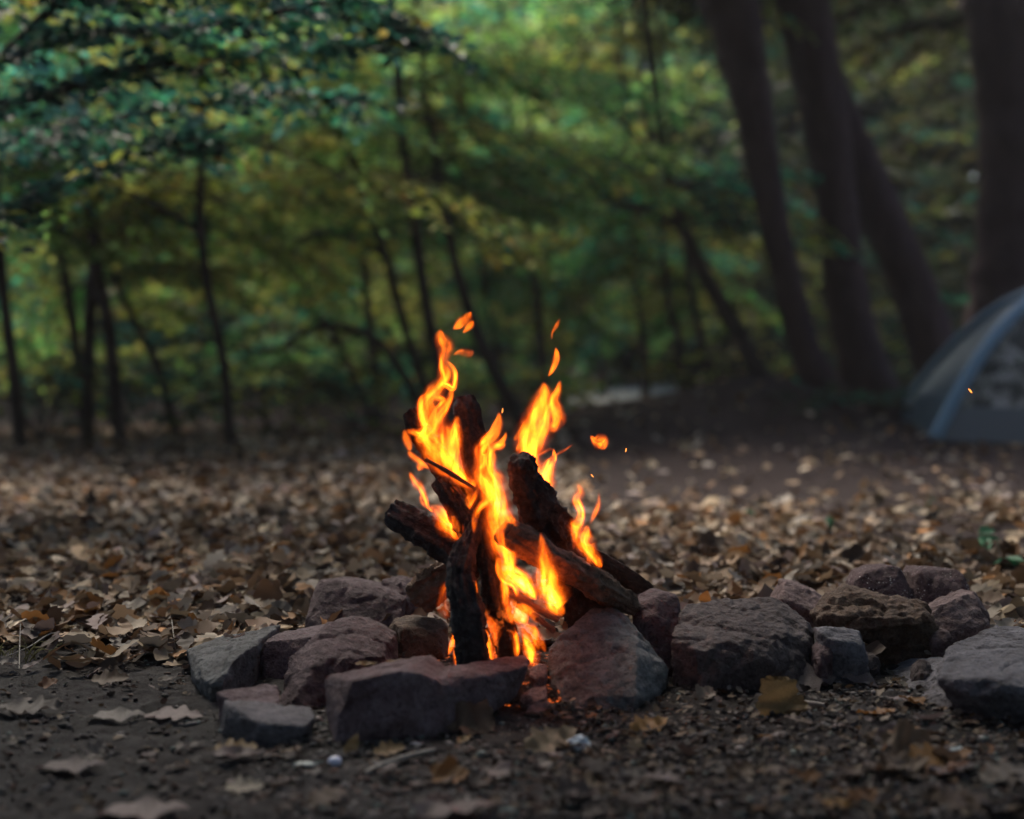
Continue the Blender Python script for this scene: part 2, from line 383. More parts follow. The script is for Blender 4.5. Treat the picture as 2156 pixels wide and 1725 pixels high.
rock('wide dark lumpy rock right of the big upright grey boulder', [
    H((1411,1340,2.66),(1440,1275,2.80),(1515,1262,2.85),(1630,1260,2.87),(1683,1282,2.85),(1712,1311,2.80),(1729,1361,2.74),(1727,1414,2.66),(1624,1445,2.60),(1478,1455,2.58),(1418,1405,2.61),(1470,1375,2.60),(1540,1350,2.63),(1650,1360,2.64), back=.06)], 'rock_dark', 4, 1.5)
rock('pale pinkish jagged rock peeking over the wide dark lumpy rock', [
    H((1627,1251,2.98),(1650,1223,3.0),(1675,1226,3.02),(1719,1232,3.02),(1737,1252,3.0),(1757,1278,2.97),(1734,1296,2.95),(1690,1300,2.95),(1640,1290,2.96), back=.1)], 'rock_pink', 5, .9)
rock('rusty brown rock with an overhanging ledge, below the white-flecked rock', [
    H((1705,1305,2.86),(1757,1282,2.88),(1760,1249,2.92),(1792,1235,2.94),(1829,1252,2.92),(1938,1271,2.90),(1970,1280,2.88),(1985,1310,2.82),(1900,1322,2.80),(1818,1316,2.80),(1750,1335,2.82), ground=False, back=.1, chips=26),
    H((1760,1300,2.90),(1960,1290,2.90),(1990,1325,2.88),(1986,1370,2.84),(1930,1395,2.84),(1825,1392,2.84),(1770,1370,2.86), back=.1)], 'rock_rust', 6, 2.0)
rock('dark red-brown rounded rock with a vertical crack and white flecks', [
    H((1800,1228,3.08),(1814,1206,3.10),(1850,1194,3.12),(1880,1191,3.12),(1906,1198,3.12),(1917,1212,3.10),(1920,1290,3.04),(1805,1280,3.03), back=.12),
    H((1926,1208,3.10),(1934,1197,3.12),(2012,1199,3.12),(2040,1217,3.11),(2045,1245,3.07),(2030,1290,3.03),(1926,1290,3.04), back=.12)], 'rock_speck', 7, .55)
rock('pointed mauve rock with a frosty white patch, right of the white-flecked rock', [
    H((1966,1276,2.92),(1997,1253,2.95),(2048,1239,2.98),(2063,1263,2.97),(2086,1297,2.95),(2080,1325,2.90),(2010,1335,2.88),(1975,1320,2.88), back=.1)], 'rock_pink', 8, 1.0)
rock('large pale slab cut by the right frame edge with a dark underside', [
    H((1966,1427,2.42),(1968,1399,2.50),(2019,1341,2.72),(2063,1317,2.82),(2156,1304,2.88),(2270,1302,2.88),(2033,1446,2.38),(2099,1439,2.36),(2156,1449,2.35),(2270,1455,2.33),(1985,1450,2.44),(1990,1478,2.47),(2065,1496,2.42),(2160,1506,2.39),(2270,1510,2.38), ground=False, back=0),
    H((1945,1478,2.53),(1968,1506,2.47),(2063,1534,2.395),(2156,1540,2.38),(2270,1545,2.37),(1995,1448,2.56),(2060,1448,2.48),(2270,1450,2.46), back=.3, chips=4)], 'rock_pale', 9, 1.2, strata=.001)
rock('small pale flaky stone between the wide dark rock and the rusty ledge', [
    H((1719,1322,2.72),(1789,1318,2.74),(1814,1329,2.73),(1833,1348,2.71),(1825,1372,2.68),(1800,1372,2.67),(1752,1341,2.68),(1722,1335,2.69), back=.06)], 'rock_pale', 10, 1.1, strata=.0015)
rock('block-shaped mauve rock at the back left of the ring, pitted face', [
    H((634,1315,3.03),(641,1250,3.08),(653,1227,3.10),(706,1220,3.12),(735,1226,3.12),(785,1233,3.12),(829,1239,3.10),(865,1268,3.06),(860,1310,3.02),(740,1330,3.0), back=.12)], 'rock_purple', 11, .7)
rock('small round knobbly dark rock beside the split log end', [
    H((799,1230,3.14),(814,1215,3.16),(835,1211,3.16),(855,1213,3.16),(878,1230,3.14),(872,1275,3.08),(805,1275,3.08), back=.08)], 'rock_purple', 12, 1.5)
rock('low wedge-shaped rock at the far left of the ring, sloping grey top', [
    H((393,1369,2.80),(412,1355,2.85),(459,1348,2.88),(515,1342,2.90),(559,1320,2.94),(591,1314,2.93),(456,1422,2.50),(541,1350,2.66),(410,1428,2.62),(448,1454,2.51), back=.01, chips=6)], 'rock_grey', 13, 1.0, strata=.0014)
rock('flat-topped slab with a dark reddish face between the wedge rock and the central left rock', [
    H((545,1352,2.72),(585,1333,2.82),(623,1323,2.88),(690,1313,2.94),(700,1328,2.82),(679,1337,2.74),(540,1425,2.70),(572,1440,2.68),(690,1430,2.68), back=.03, chips=4)], 'rock_slab', 14, .6)
rock('bulky mottled rock left of the flames with a sharp front ridge', [
    H((585,1489,2.50),(582,1466,2.52),(606,1389,2.60),(638,1376,2.62),(676,1333,2.66),(697,1304,2.71),(726,1300,2.74),(785,1295,2.78),(814,1307,2.77),(838,1332,2.72),(843,1378,2.66),(755,1400,2.56),(676,1410,2.52),(668,1480,2.47),(609,1491,2.47), back=.08)], 'rock_purple', 15, 1.0)
rock('rough brown rock whose edge glows orange beside the burning logs', [
    H((811,1302,2.86),(873,1295,2.86),(946,1308,2.80),(954,1330,2.77),(950,1372,2.73),(930,1400,2.72),(840,1400,2.72),(842,1320,2.76), back=.06)], 'rock_rust', 16, .8)
rock('thin pale ledge stone resting just behind the small front left stone', [
    H((456,1458,2.40),(480,1452,2.42),(530,1445,2.45),(580,1437,2.48),(590,1460,2.43),(586,1488,2.36),(503,1480,2.36),(470,1472,2.38), back=.015, chips=3)], 'rock_slab', 17, .6)
rock('small low stone with a bluish top, nearest the camera at the front left', [
    H((456,1470,2.36),(480,1478,2.345),(538,1493,2.31),(580,1496,2.32),(656,1487,2.335),(664,1510,2.285),(640,1531,2.245),(544,1522,2.24),(492,1489,2.30),(459,1512,2.315), back=.0, chips=3)], 'rock_pale', 18, .55)
rock('little reddish stone in the gap between the front slab and the grey boulder', [
    H((1112,1410,2.56),(1135,1398,2.58),(1153,1400,2.58),(1156,1430,2.54),(1125,1440,2.52), back=.05)], 'rock_pink', 19, .7)
rock('small mauve stone half buried below the grey boulder', [
    H((1092,1462,2.50),(1120,1447,2.52),(1150,1445,2.52),(1156,1470,2.48),(1110,1482,2.46), back=.04)], 'rock_pink', 20, .7)

for lab, x, y, Y, wpx, hpx, mt, sd in [
    ('small dark rubble stone in the shade under the rusty ledge, left of the tan leaves', 1832, 1400, 2.74, 46, 34, 'rock_dark', 31),
    ('small mauve rubble stone between the pale flaky stone and the lumpy rock', 1735, 1392, 2.66, 40, 46, 'rock_purple', 32),
    ('small dark rubble stone filling the gap left of the large pale slab', 1945, 1420, 2.66, 44, 36, 'rock_dark', 33),
    ('pinkish rubble stone against the foot of the pointed mauve rock', 1985, 1345, 2.84, 50, 30, 'rock_pink', 34)]:
    a, b = wpx / 2, hpx
    rock(lab, [H((x-a,y,Y),(x-a*.8,y-b*.7,Y+.02),(x-a*.1,y-b,Y+.03),(x+a*.6,y-b*.85,Y+.03),(x+a,y-b*.2,Y+.01),(x+a*.5,y+2,Y-.01),(x-a*.3,y+3,Y-.015), back=.04)], mt, sd, 1.1, group='rubble among the ring rocks')

# ------------------------------------------------------------------ logs
def catmull(pts, per=8):
    out = []; n = len(pts); A = [np.array(p, float) for p in pts]
    for i in range(n - 1):
        p0, p1, p2, p3 = A[max(0, i - 1)], A[i], A[i + 1], A[min(n - 1, i + 2)]
        for k in range(per):
            t = k / per
            out.append(.5 * ((2 * p1) + (-p0 + p2) * t + (2 * p0 - 5 * p1 + 4 * p2 - p3) * t * t + (-p0 + 3 * p1 - 3 * p2 + p3) * t ** 3))
    out.append(A[-1]); return out
def tube(pts, rad, ns=10, per=6, rough=0, freq=20, seed=0, flat=1.0, cap=True):
    """verts, quads and (round, along, seed) attribute of a bent tapered tube"""
    S = catmull([(*p, r) for p, r in zip(pts, rad)], per)
    V, F, A = [], [], []; L = 0; prev = None
    ref = Vector((0, 1, 0)); ax = Vector(S[-1][:3]) - Vector(S[0][:3])
    if abs(ax.normalized().y) > .9: ref = Vector((1, 0, 0))
    for i, s in enumerate(S):
        p = Vector(s[:3]); r = max(1e-4, s[3])
        d = Vector(S[min(i + 1, len(S) - 1)][:3]) - Vector(S[max(i - 1, 0)][:3]); d.normalize()
        a = d.cross(ref).normalized(); b = a.cross(d)
        if prev is not None: L += (p - prev).length
        prev = p
        for k in range(ns):
            t = 2 * math.pi * k / ns
            dirv = a * math.cos(t) + b * math.sin(t) * flat
            q = p + dirv * r
            if rough:
                n1 = noise.fractal(q * freq + Vector((seed, seed * 2, 0)), .8, 2.1, 4)
                n2 = noise.noise(Vector((math.cos(t) * 2.5, math.sin(t) * 2.5, L * 4 + seed * 5)))
                n3 = abs(noise.noise(Vector((math.cos(t) * 5, math.sin(t) * 5, L * 9 + seed)))) - .2; n4 = noise.fractal(q * 85, .7, 2.1, 3)
                q = q + dirv * (r * rough * (n1 * .6 + n2 * .8 + n3 * .9 + n4 * .28))
            V.append(q); A.append((k / ns, L, (seed * .137) % 1))
    n = len(S)
    for i in range(n - 1):
        for k in range(ns):
            F.append((i * ns + k, i * ns + (k + 1) % ns, (i + 1) * ns + (k + 1) % ns, (i + 1) * ns + k))
    rings = ([V[k] for k in range(ns)], [V[(n - 1) * ns + k] for k in range(ns)])
    return V, F, A, rings
def disc(ring, bulge, seed=0):
    """a rough cap filling a ring"""
    c = sum(ring, Vector()) / len(ring); nrm = (ring[1] - c).cross(ring[len(ring) // 2 - 1] - c)
    V = [c + bulge]; F = []; ns = len(ring)
    K = 5
    for j in range(1, K + 1):
        for k in range(ns):
            f = j / K; q = c.lerp(ring[k], f) + bulge * (1 - f * f)
            if j < K: q = q + bulge.normalized() * .006 * noise.noise(q * 70 + Vector((seed, 0, 0)))
            V.append(q)
    T = []
    for k in range(ns): T.append((0, 1 + k, 1 + (k + 1) % ns, 1 + (k + 1) % ns))
    me = bpy.data.meshes.new('end'); fs = [(0, 1 + k, 1 + (k + 1) % ns) for k in range(ns)]
    for j in range(K - 1):
        for k in range(ns):
            a = 1 + j * ns + k; b = 1 + j * ns + (k + 1) % ns; fs.append((a, a + ns, b + ns, b))
    me.from_pydata([tuple(v) for v in V], [], fs); me.update(); return me
def log(label, pts, rad, mat, seed, rough=.36, ns=48, per=20, ends=(1, 1), flat=1.0, name='log', cat='log', group='burning logs'):
    W = [P(*p) for p in pts]; rr = [r * p[2] / FPX for r, p in zip(rad, pts)]
    V, F, A, rings = tube(W, rr, ns, per, rough, 30, seed, flat)
    me = mesh_np(name, [tuple(v - W[0]) for v in V], F, np.array(A), smooth=True)
    o = link(name, me, MAT[mat], loc=W[0]); tag(o, label, cat, group)
    for k, (ring, e) in enumerate(zip(rings, ends)):
        if not e: continue
        d = (W[0] - W[1]) if k == 0 else (W[-1] - W[-2])
        em = disc([q - W[0] for q in ring], d.normalized() * (rr[0] if k == 0 else rr[-1]) * .18, seed)
        link('cut_end', em, MAT['end'], parent=o)
    return o
log('thick charred log standing upright at the front of the fire, pale ash streak', [(1004,1480,2.57),(995,1405,2.57),(988,1330,2.57),(980,1265,2.58),(970,1215,2.60),(980,1160,2.63),(1004,1105,2.66)], [33,33,32,31,29,23,15], 'char_grey', 1)
log('charred log leaning just right of the front upright log', [(1082,1470,2.62),(1074,1385,2.62),(1056,1310,2.62),(1040,1245,2.63),(1032,1180,2.65),(1018,1100,2.68)], [27,27,26,24,21,17], 'char', 2)
log('short dark log jutting out to the left of the fire', [(828,1078,2.80),(880,1108,2.77),(940,1145,2.74),(1010,1195,2.70)], [28,32,33,28], 'char_grey', 3)
log('split log end lying low behind the left rocks, warm pale cut face', [(884,1258,2.86),(918,1232,2.84),(985,1190,2.80)], [36,38,34], 'split_wood', 4)
log('dark log poking up at the upper left of the flames', [(864,868,2.80),(900,930,2.78),(950,1010,2.76),(1015,1125,2.72)], [18,24,25,24], 'char', 5)
log('tall bluish-black log at the top of the stack, behind the flames', [(978,838,2.82),(992,910,2.80),(1004,990,2.78),(1020,1110,2.74)], [22,29,30,28], 'char_grey', 6)
log('fat black log leaning to the right with a ragged grey upper end', [(1092,966,2.66),(1118,1040,2.70),(1150,1110,2.74),(1190,1190,2.80),(1240,1290,2.88)], [26,37,43,44,42], 'char_grey', 7, rough=.42)
log('brown bark-covered log sloping down to the right onto the ring', [(1060,1118,2.60),(1140,1165,2.64),(1240,1222,2.72),(1310,1262,2.78),(1345,1285,2.81)], [27,30,30,24,12], 'bark_log', 8)
log('thin dark plank sloping behind the bark-covered log', [(1205,1150,2.90),(1290,1200,2.90),(1368,1248,2.90)], [17,18,15], 'brown_log', 9, flat=.5)
log('glowing singed stick crossing the heart of the fire', [(1072,1246,2.60),(1120,1275,2.60),(1176,1306,2.60)], [8,9,8], 'split_wood', 10, ns=14, name='stick', cat='stick', group='sticks in the fire')
log('short stick low in the embers behind the grey boulder', [(1090,1272,2.6),(1130,1300,2.59),(1168,1330,2.58)], [7,7,6], 'split_wood', 11, ns=12, name='stick', cat='stick', group='sticks in the fire')
log('pale thin stick slanting across the left flames', [(897,968,2.66),(950,998,2.65),(1002,1030,2.64)], [4,4.5,4], 'split_wood', 12, ns=10, name='stick', cat='stick', group='sticks in the fire')
log('dark leaning log stub seen between the flames in mid stack', [(930,1010,2.74),(975,1085,2.70),(1010,1160,2.68)], [20,24,24], 'char', 13)

# ash and charcoal bed under the logs
am = M('ash_bed'); av = am.coord(); a1 = am.noise(70, 6, .7, av); a2 = am.noise(22, 4, .6, av)
am.fin(am.ramp(a1, [(.3, (.012, .01, .01)), (.55, (.06, .052, .05)), (.75, (.28, .26, .25))]), .95, am.bump(a1, 1, .02), .1)
am.b.inputs['Emission Color'].default_value = (1, .17, .02, 1)
am.k(am.math('MULTIPLY', am.ramp(am.math('MULTIPLY', a1, a2), [(.28, (0, 0, 0)), (.36, (1, 1, 1))]), 1.6 * FIRE_K), am.b.inputs['Emission Strength'])
fc = P(1065, 1430, 2.68)
vv, ff = [(fc.x, fc.y, .055)], []
NR, NA = 14, 48
for j in range(1, NR + 1):
    for k in range(NA):
        r = .24 * j / NR; t = 2 * math.pi * k / NA
        x, y = fc.x + r * math.cos(t), fc.y + r * math.sin(t) * .8
        z = gh(x, y) + .05 * (1 - (j / NR) ** 2) + .012 * noise.fractal((x * 40, y * 40, 0), .8, 2, 4) * (1 - .6 * j / NR) - (.015 if j == NR else 0)
        vv.append((x, y, z))
bm = bmesh.new(); bv = [bm.verts.new(v) for v in vv]
for k in range(NA): bm.faces.new((bv[0], bv[1 + k], bv[1 + (k + 1) % NA]))
for j in range(NR - 1):
    for k in range(NA): bm.faces.new((bv[1 + j * NA + k], bv[1 + (j + 1) * NA + k], bv[1 + (j + 1) * NA + (k + 1) % NA], bv[1 + j * NA + (k + 1) % NA]))
me = bpy.data.meshes.new('ash'); bm.to_mesh(me); bm.free()
tag(link('ash_bed', me, am.m), 'grey ash and glowing embers heaped under the burning logs', 'ash', kind='stuff')

# ------------------------------------------------------------------ flames
def fx(cx, cy): return 789.6 + .2929 * cx, 631.7 + .2929 * cy
def flame_mesh(pts, Y, heat, seed, thick=.45):
    """closed, lens-shaped sheets following a bent spine; pts (x, y, width[, heat]) on the traced chart.
    One broad dim sheet with thinner, hotter strands wandering inside it."""
    r_ = random.Random(seed * 13 + 1)
    W = []
    for i, q in enumerate(pts):
        px, py = fx(q[0], q[1]); yy = Y + .02 * math.sin(seed * 3.1 + i * 1.3)
        p = P(px, py, yy); W.append((p.x, p.y, p.z, max(.0008, q[2] * .2929 * .5 * yy / FPX * 1.7), q[3] if len(q) > 3 else 1.0))
    base = catmull(W, 9); n = len(base); ns = 14; V, F, A, Hh = [], [], [], []
    big = max(w_[3] for w_ in W) > .0085 and len(pts) > 4
    layers = [(1.12, .74 if big else 1.0, 0, 0)] + ([(r_.uniform(.28, .5), r_.uniform(.55, .85), r_.uniform(-.5, .5), k + 1) for k in range(4)] if big else [])
    fr = []
    for i in range(n):
        d = Vector(base[min(i + 1, n - 1)][:3]) - Vector(base[max(i - 1, 0)][:3]); d.normalize()
        a_ = d.cross(Vector((0, 1, 0))); a_ = a_.normalized() if a_.length > 1e-4 else Vector((1, 0, 0)); fr.append((a_, a_.cross(d).normalized()))
    for wf, hf, off, kk in layers:
        L = 0; prev = None; o0 = len(V); i0, i1 = (0, n) if kk == 0 else (r_.randrange(0, max(1, n // 4)), n - r_.randrange(0, max(1, n // 5)))
        for i in range(i0, i1):
            s_ = base[i]; a_, b_ = fr[i]; r = max(.0006, s_[3]); c = Vector(s_[:3])
            if prev is not None: L += (c - prev).length
            prev = c
            if kk: c = c + a_ * r * (off * .6 + .75 * noise.noise((L * 16, seed * 1.7, kk * 9.1))) + b_ * r * .3 * math.sin(kk * 2)
            wob = 1 + .3 * noise.noise((L * 32, seed, kk * 3.3))
            e = min(1, (i - i0 + .3) / 5) * min(1, (i1 - 1 - i + .3) / 5); rr = r * wf * wob * (1 if kk == 0 else .35 + .65 * e)
            for k in range(ns):
                t = 2 * math.pi * k / ns
                V.append(c + a_ * math.cos(t) * rr + b_ * math.sin(t) * rr * thick)
                A.append((.5 + .5 * math.cos(t), L, ((seed + kk * 7.7) * .0731) % 1)); h = heat * hf * s_[4] * e; Hh.append((h, h, h, 1))
        for i in range(i1 - i0 - 1):
            for k in range(ns):
                F.append((o0 + i * ns + k, o0 + i * ns + (k + 1) % ns, o0 + (i + 1) * ns + (k + 1) % ns, o0 + (i + 1) * ns + k))
    me = mesh_np('flame', [tuple(v) for v in V], F, np.array(A), smooth=True)
    at = me.attributes.new('Heat', 'FLOAT_COLOR', 'POINT'); at.data.foreach_set('color', np.array(Hh, dtype=np.float32).ravel())
    return me
B = 1437  # second chart starts this much lower
TONGUES = [  # depth, heat, points
 # broad sheets that join the tongues
 (2.715,.85,[(300,930,20),(360,1000,110),(430,1080,150),(520,1150,140),(600,1230,110),(690,1330,40)]),
 (2.725,.75,[(560,880,20),(520,960,120),(500,1050,150),(540,1150,120),(620,1260,60)]),
 (2.855,.8,[(1200,640,30),(1190,760,130),(1170,880,160),(1130,1000,160),(1110,1100,120),(1120,1190,30)]),
 (2.615,.8,[(800,1010,30),(790,1120,110),(790,1240,120),(840,1380,140),(880,1500,150),(900,1640,150),(930,1780,120),(960,1900,40)]),
 (2.705,.85,[(430,1497,20),(480,1547,100),(540,1627,120),(600,1707,60),(640,1757,12)]),
 # tall left flame
 (2.70,1.0,[(470,212,8),(472,265,60),(505,335,85,.7),(500,390,58),(494,470,58),(500,560,80),(440,650,80),(375,735,85),(385,830,120),(400,920,120),(340,985,80),(300,1010,20)]),
 (2.69,1.0,[(515,440,10),(560,490,30),(576,560,34),(560,630,40),(520,610,36),(470,600,30)]),
 (2.69,.9,[(555,630,20),(540,700,38),(505,770,50),(455,840,70),(400,930,60),(350,985,20)]),
 (2.71,.7,[(400,660,20),(335,715,36),(330,800,38),(345,880,34),(370,960,20)]),
 (2.69,.8,[(480,640,10),(440,700,34),(490,720,40),(440,790,40),(390,880,50),(330,960,40),(270,950,40),(215,940,12)]),
 (2.71,.7,[(205,935,10),(222,985,40),(240,1040,40),(250,1090,12)]),
 (2.72,.8,[(238,1090,12),(270,1125,34),(330,1170,34),(390,1218,8)]),
 (2.72,.7,[(335,1160,10),(325,1200,40),(310,1232,8)]),
 # broad left sheet
 (2.72,.62,[(500,840,20),(480,900,130),(470,990,180),(450,1080,120),(500,1180,120),(600,1280,80),(700,1350,20)]),
 (2.69,1.05,[(592,832,12),(585,890,52),(572,980,80),(568,1080,84),(572,1180,92),(620,1265,90),(690,1320,60),(735,1360,16)]),
 (2.70,.75,[(400,930,30),(440,970,60),(520,1040,60),(560,1140,50),(610,1250,40),(700,1350,16)]),
 (2.73,.45,[(530,1290,16),(530,1360,70),(580,1400,60),(610,1500,40),(625,1640,16)]),
 (2.68,.8,[(742,1345,14),(715,1420,28),(670,1500,24),(640,1590,18),(632,1680,8)]),
 (2.72,.5,[(640,1330,20),(690,1400,60),(650,1500,60),(620,1600,20)]),
 # left strands
 (2.74,.95,[(250,1235,8),(285,1305,44),(335,1365,40),(368,1440,26),(385,1490,20),(420,1530,10)]),
 (2.73,.8,[(325,1400,6),(335,1450,20),(375,1490,20),(415,1520,14)]),
 (2.70,1.0,[(400,B+40,14),(460,B+85,80),(520,B+140,110),(565,B+200,96),(615,B+275,60),(660,B+330,10)]),
 (2.70,.9,[(560,B+50,8),(568,B+120,36),(590,B+190,40),(640,B+300,12)]),
 (2.71,.8,[(625,B+285,14),(600,B+340,22),(565,B+400,20),(543,B+470,14),(535,B+520,6)]),
 (2.76,.95,[(420,B+200,5),(370,B+225,24),(335,B+255,46),(318,B+310,12)]),
 (2.76,.6,[(355,B+270,6),(400,B+320,14),(450,B+360,10),(500,B+390,5)]),
 (2.68,1.0,[(640,B+190,8),(680,B+225,44),(695,B+265,40),(705,B+300,10)]),
 # middle flame
 (2.61,1.1,[(892,805,8),(890,880,44),(860,960,62),(795,1030,72),(752,1090,76),(765,1170,62),(742,1235,66),(770,1310,96),(825,1385,80),(850,1460,84),(855,1560,96),(870,1650,120),(910,1740,150),(950,1830,120),(975,1930,50),(985,1990,12)]),
 (2.60,.9,[(935,1030,12),(905,1045,50),(850,1065,52),(825,1120,44),(830,1210,56),(870,1290,90),(900,1390,90),(915,1490,90),(950,1570,70),(985,1640,20)]),
 (2.60,1.05,[(730,1250,30),(790,1310,44),(850,1400,40),(868,1500,44),(880,1620,50),(905,1740,50),(940,1860,40),(960,1930,16)]),
 (2.60,1.0,[(845,1350,14),(835,1435,34),(770,1475,38),(730,1530,38),(716,1600,32),(712,1680,10)]),
 (2.60,1.1,[(1000,B+125,12),(990,B+190,60),(970,B+270,80),(965,B+370,70),(975,B+470,40),(985,B+520,10)]),
 (2.60,.9,[(935,1410,10),(945,1500,30),(965,1570,40),(985,B+160,20)]),
 (2.62,.8,[(942,950,8),(930,990,24),(890,1040,40),(850,1060,20)]),
 # high right flame
 (2.84,1.05,[(1213,590,12),(1215,670,76),(1195,770,110),(1150,880,120),(1115,980,120),(1100,1080,110),(1130,1170,100),(1165,1250,90),(1210,1340,90),(1245,1432,14)]),
 (2.85,1.0,[(1330,580,14),(1318,640,40),(1285,720,60),(1300,800,80),(1308,860,70),(1280,920,56),(1240,890,14)]),
 (2.85,.95,[(1290,720,20),(1240,800,60),(1215,900,60),(1180,1000,70),(1150,1110,60),(1165,1220,40)]),
 (2.83,.7,[(1205,730,8),(1140,810,30),(1075,900,28),(1020,985,26),(1000,1010,6)]),
 (2.83,.7,[(1120,900,8),(1060,960,26),(1040,1040,30),(1015,1090,10)]),
 (2.85,1.35,[(1282,1070,8),(1285,1130,36),(1245,1200,76),(1215,1270,116),(1225,1340,110),(1245,1400,50),(1250,1435,8)]),
 (2.86,.45,[(1165,1125,8),(1210,1098,18),(1255,1075,18),(1285,1078,10)]),
 (2.87,.3,[(1425,1035,4),(1370,1075,14),(1310,1110,16),(1270,1160,6)]),
 (2.86,.9,[(1110,1230,20),(1160,1290,60),(1200,1370,50),(1240,1430,8)]),
 # low right flame
 (2.72,1.1,[(1455,1318,8),(1475,1380,50),(1450,1440,60),(1482,1520,48),(1468,1590,56),(1440,B+190,74),(1440,B+270,46),(1425,B+360,6)]),
 (2.71,1.15,[(1530,B+180,10),(1515,B+240,70),(1510,B+310,90),(1555,B+390,80),(1600,B+450,50),(1628,B+490,8)]),
 (2.73,.95,[(1610,1380,6),(1606,1470,28),(1578,1540,28),(1545,1610,8)]),
 (2.76,.9,[(1285,1400,6),(1272,1470,24),(1290,1530,18),(1320,1570,8)]),
 (2.72,.6,[(1540,B+380,10),(1535,B+450,24),(1540,B+500,6)]),
 # front teardrop
 (2.56,1.25,[(1190,B+235,6),(1205,B+340,50),(1222,B+460,100),(1238,B+580,150,1.2),(1262,B+680,150,1.5),(1305,B+770,110,1.4),(1360,B+825,20)]),
 (2.55,1.3,[(1230,B+600,20),(1255,B+690,70,1.5),(1290,B+760,60,1.5),(1310,B+830,10)]),
 # low heart of the fire
 (2.58,1.4,[(870,B+410,12),(915,B+465,70),(990,B+530,90),(1070,B+600,100,1.3),(1130,B+670,70),(1160,B+720,10)]),
 (2.57,1.4,[(1010,B+540,14),(1070,B+600,56,1.4),(1120,B+665,50,1.3),(1150,B+710,8)]),
 (2.58,1.2,[(875,B+430,10),(885,B+500,30),(930,B+570,50),(1000,B+620,40),(1025,B+700,16)]),
 (2.58,1.1,[(915,B+560,14),(935,B+650,50),(940,B+740,50),(965,B+830,40),(985,B+900,10)]),
 (2.58,1.5,[(975,B+700,14),(1000,B+770,70,1.2),(1040,B+830,96,1.4),(1105,B+885,12)]),
 (2.59,1.1,[(1050,B+740,10),(1110,B+800,46),(1170,B+855,44),(1248,B+912,8)]),
 (2.59,1.0,[(960,B+850,10),(985,B+930,38),(1010,B+1000,46),(1020,B+1070,40),(1015,B+1140,14)]),
 (2.60,1.15,[(1020,B+860,14),(1065,B+950,50),(1100,B+1040,60),(1130,B+1120,80),(1140,B+1210,50)]),
 (2.61,1.0,[(1145,B+910,10),(1175,B+980,40),(1205,B+1050,34),(1225,B+1095,8)]),
 (2.62,.8,[(1060,B+880,10),(1120,B+930,70),(1150,B+1000,50),(1180,B+1080,20)]),
 (2.60,1.2,[(790,B+930,8),(808,B+990,36),(820,B+1080,48),(835,B+1180,60),(850,B+1240,40)]),
 (2.61,.65,[(800,B+820,10),(850,B+910,70),(880,B+1000,80),(880,B+1090,60),(870,B+1180,60)]),
 (2.60,.9,[(915,B+1080,6),(915,B+1140,22),(920,B+1200,16)]),
 (2.66,1.0,[(556,B+870,6),(574,B+950,24),(556,B+1030,34),(528,B+1115,14)]),
 (2.64,1.15,[(590,B+1020,8),(590,B+1080,40),(600,B+1150,50),(600,B+1220,30)]),
 (2.60,1.0,[(725,B+575,6),(724,B+635,18),(736,B+705,16),(745,B+740,5)]),
 (2.66,.45,[(960,B+1000,30),(1010,B+1100,120),(1030,B+1200,120)]),
 (2.70,.4,[(560,B+560,20),(500,B+650,50),(490,B+760,60),(520,B+850,30)]),
]
fire = empty('fire', (fc.x, fc.y, .05)); tag(fire, 'tall orange campfire flames curling up through the stacked logs', 'fire')
bpy.context.view_layer.update()
def flame_obj(name, pts, Y, heat, seed, parent=None):
    me = flame_mesh(pts, Y, heat, seed)
    if parent is not None:
        me.transform(Matrix.Translation(-parent.location)); return link(name, me, MAT['flame'], parent=parent)
    n = len(me.vertices); co = np.zeros(n * 3, dtype=np.float32); me.vertices.foreach_get('co', co); c = Vector(co.reshape(-1, 3).mean(0))
    me.transform(Matrix.Translation(-c)); return link(name, me, MAT['flame'], loc=c)
for i, (Y, heat, pts) in enumerate(TONGUES): flame_obj('flame_tongue', pts, Y, heat, i + 1, fire)
for i, (lab, Y, heat, pts) in enumerate([
    ('wing-shaped scrap of flame floating above the tallest flame tip', 2.70, 1.0, [(692,85,6),(660,130,44),(615,170,50),(560,212,8)]),
    ('narrow loose flicker tucked under the wing-shaped scrap of flame', 2.70, .9, [(705,145,6),(685,180,36),(655,215,30),(632,240,5)]),
    ('slender curved lick of flame detached above the high right flame', 2.84, 1.15, [(1300,340,6),(1305,410,36),(1285,480,34),(1245,552,6)]),
    ('small ragged blob of flame drifting alone over the dark ground, right of the logs', 2.74, 1.1, [(1550,975,8),(1580,1010,44),(1625,1025,70),(1640,1075,20)]),
    ('faint red flicker hanging just below the wing-shaped scrap of flame', 2.70, .45, [(560,400,6),(610,375,34),(675,385,44),(700,360,8)]),
    ('thin dim streak of flame above the slender curved lick', 2.84, .45, [(1330,130,4),(1305,185,22),(1275,235,10),(1270,285,8)])]):
    tag(flame_obj('flame', pts, Y, heat, 100 + i), lab, 'flame', 'loose flames above the fire')
MAT['spark'] = simple('spark_glow', (.1, .02, .01), .8, 0, (1, .28, .05), 3.0 * FIRE_K)
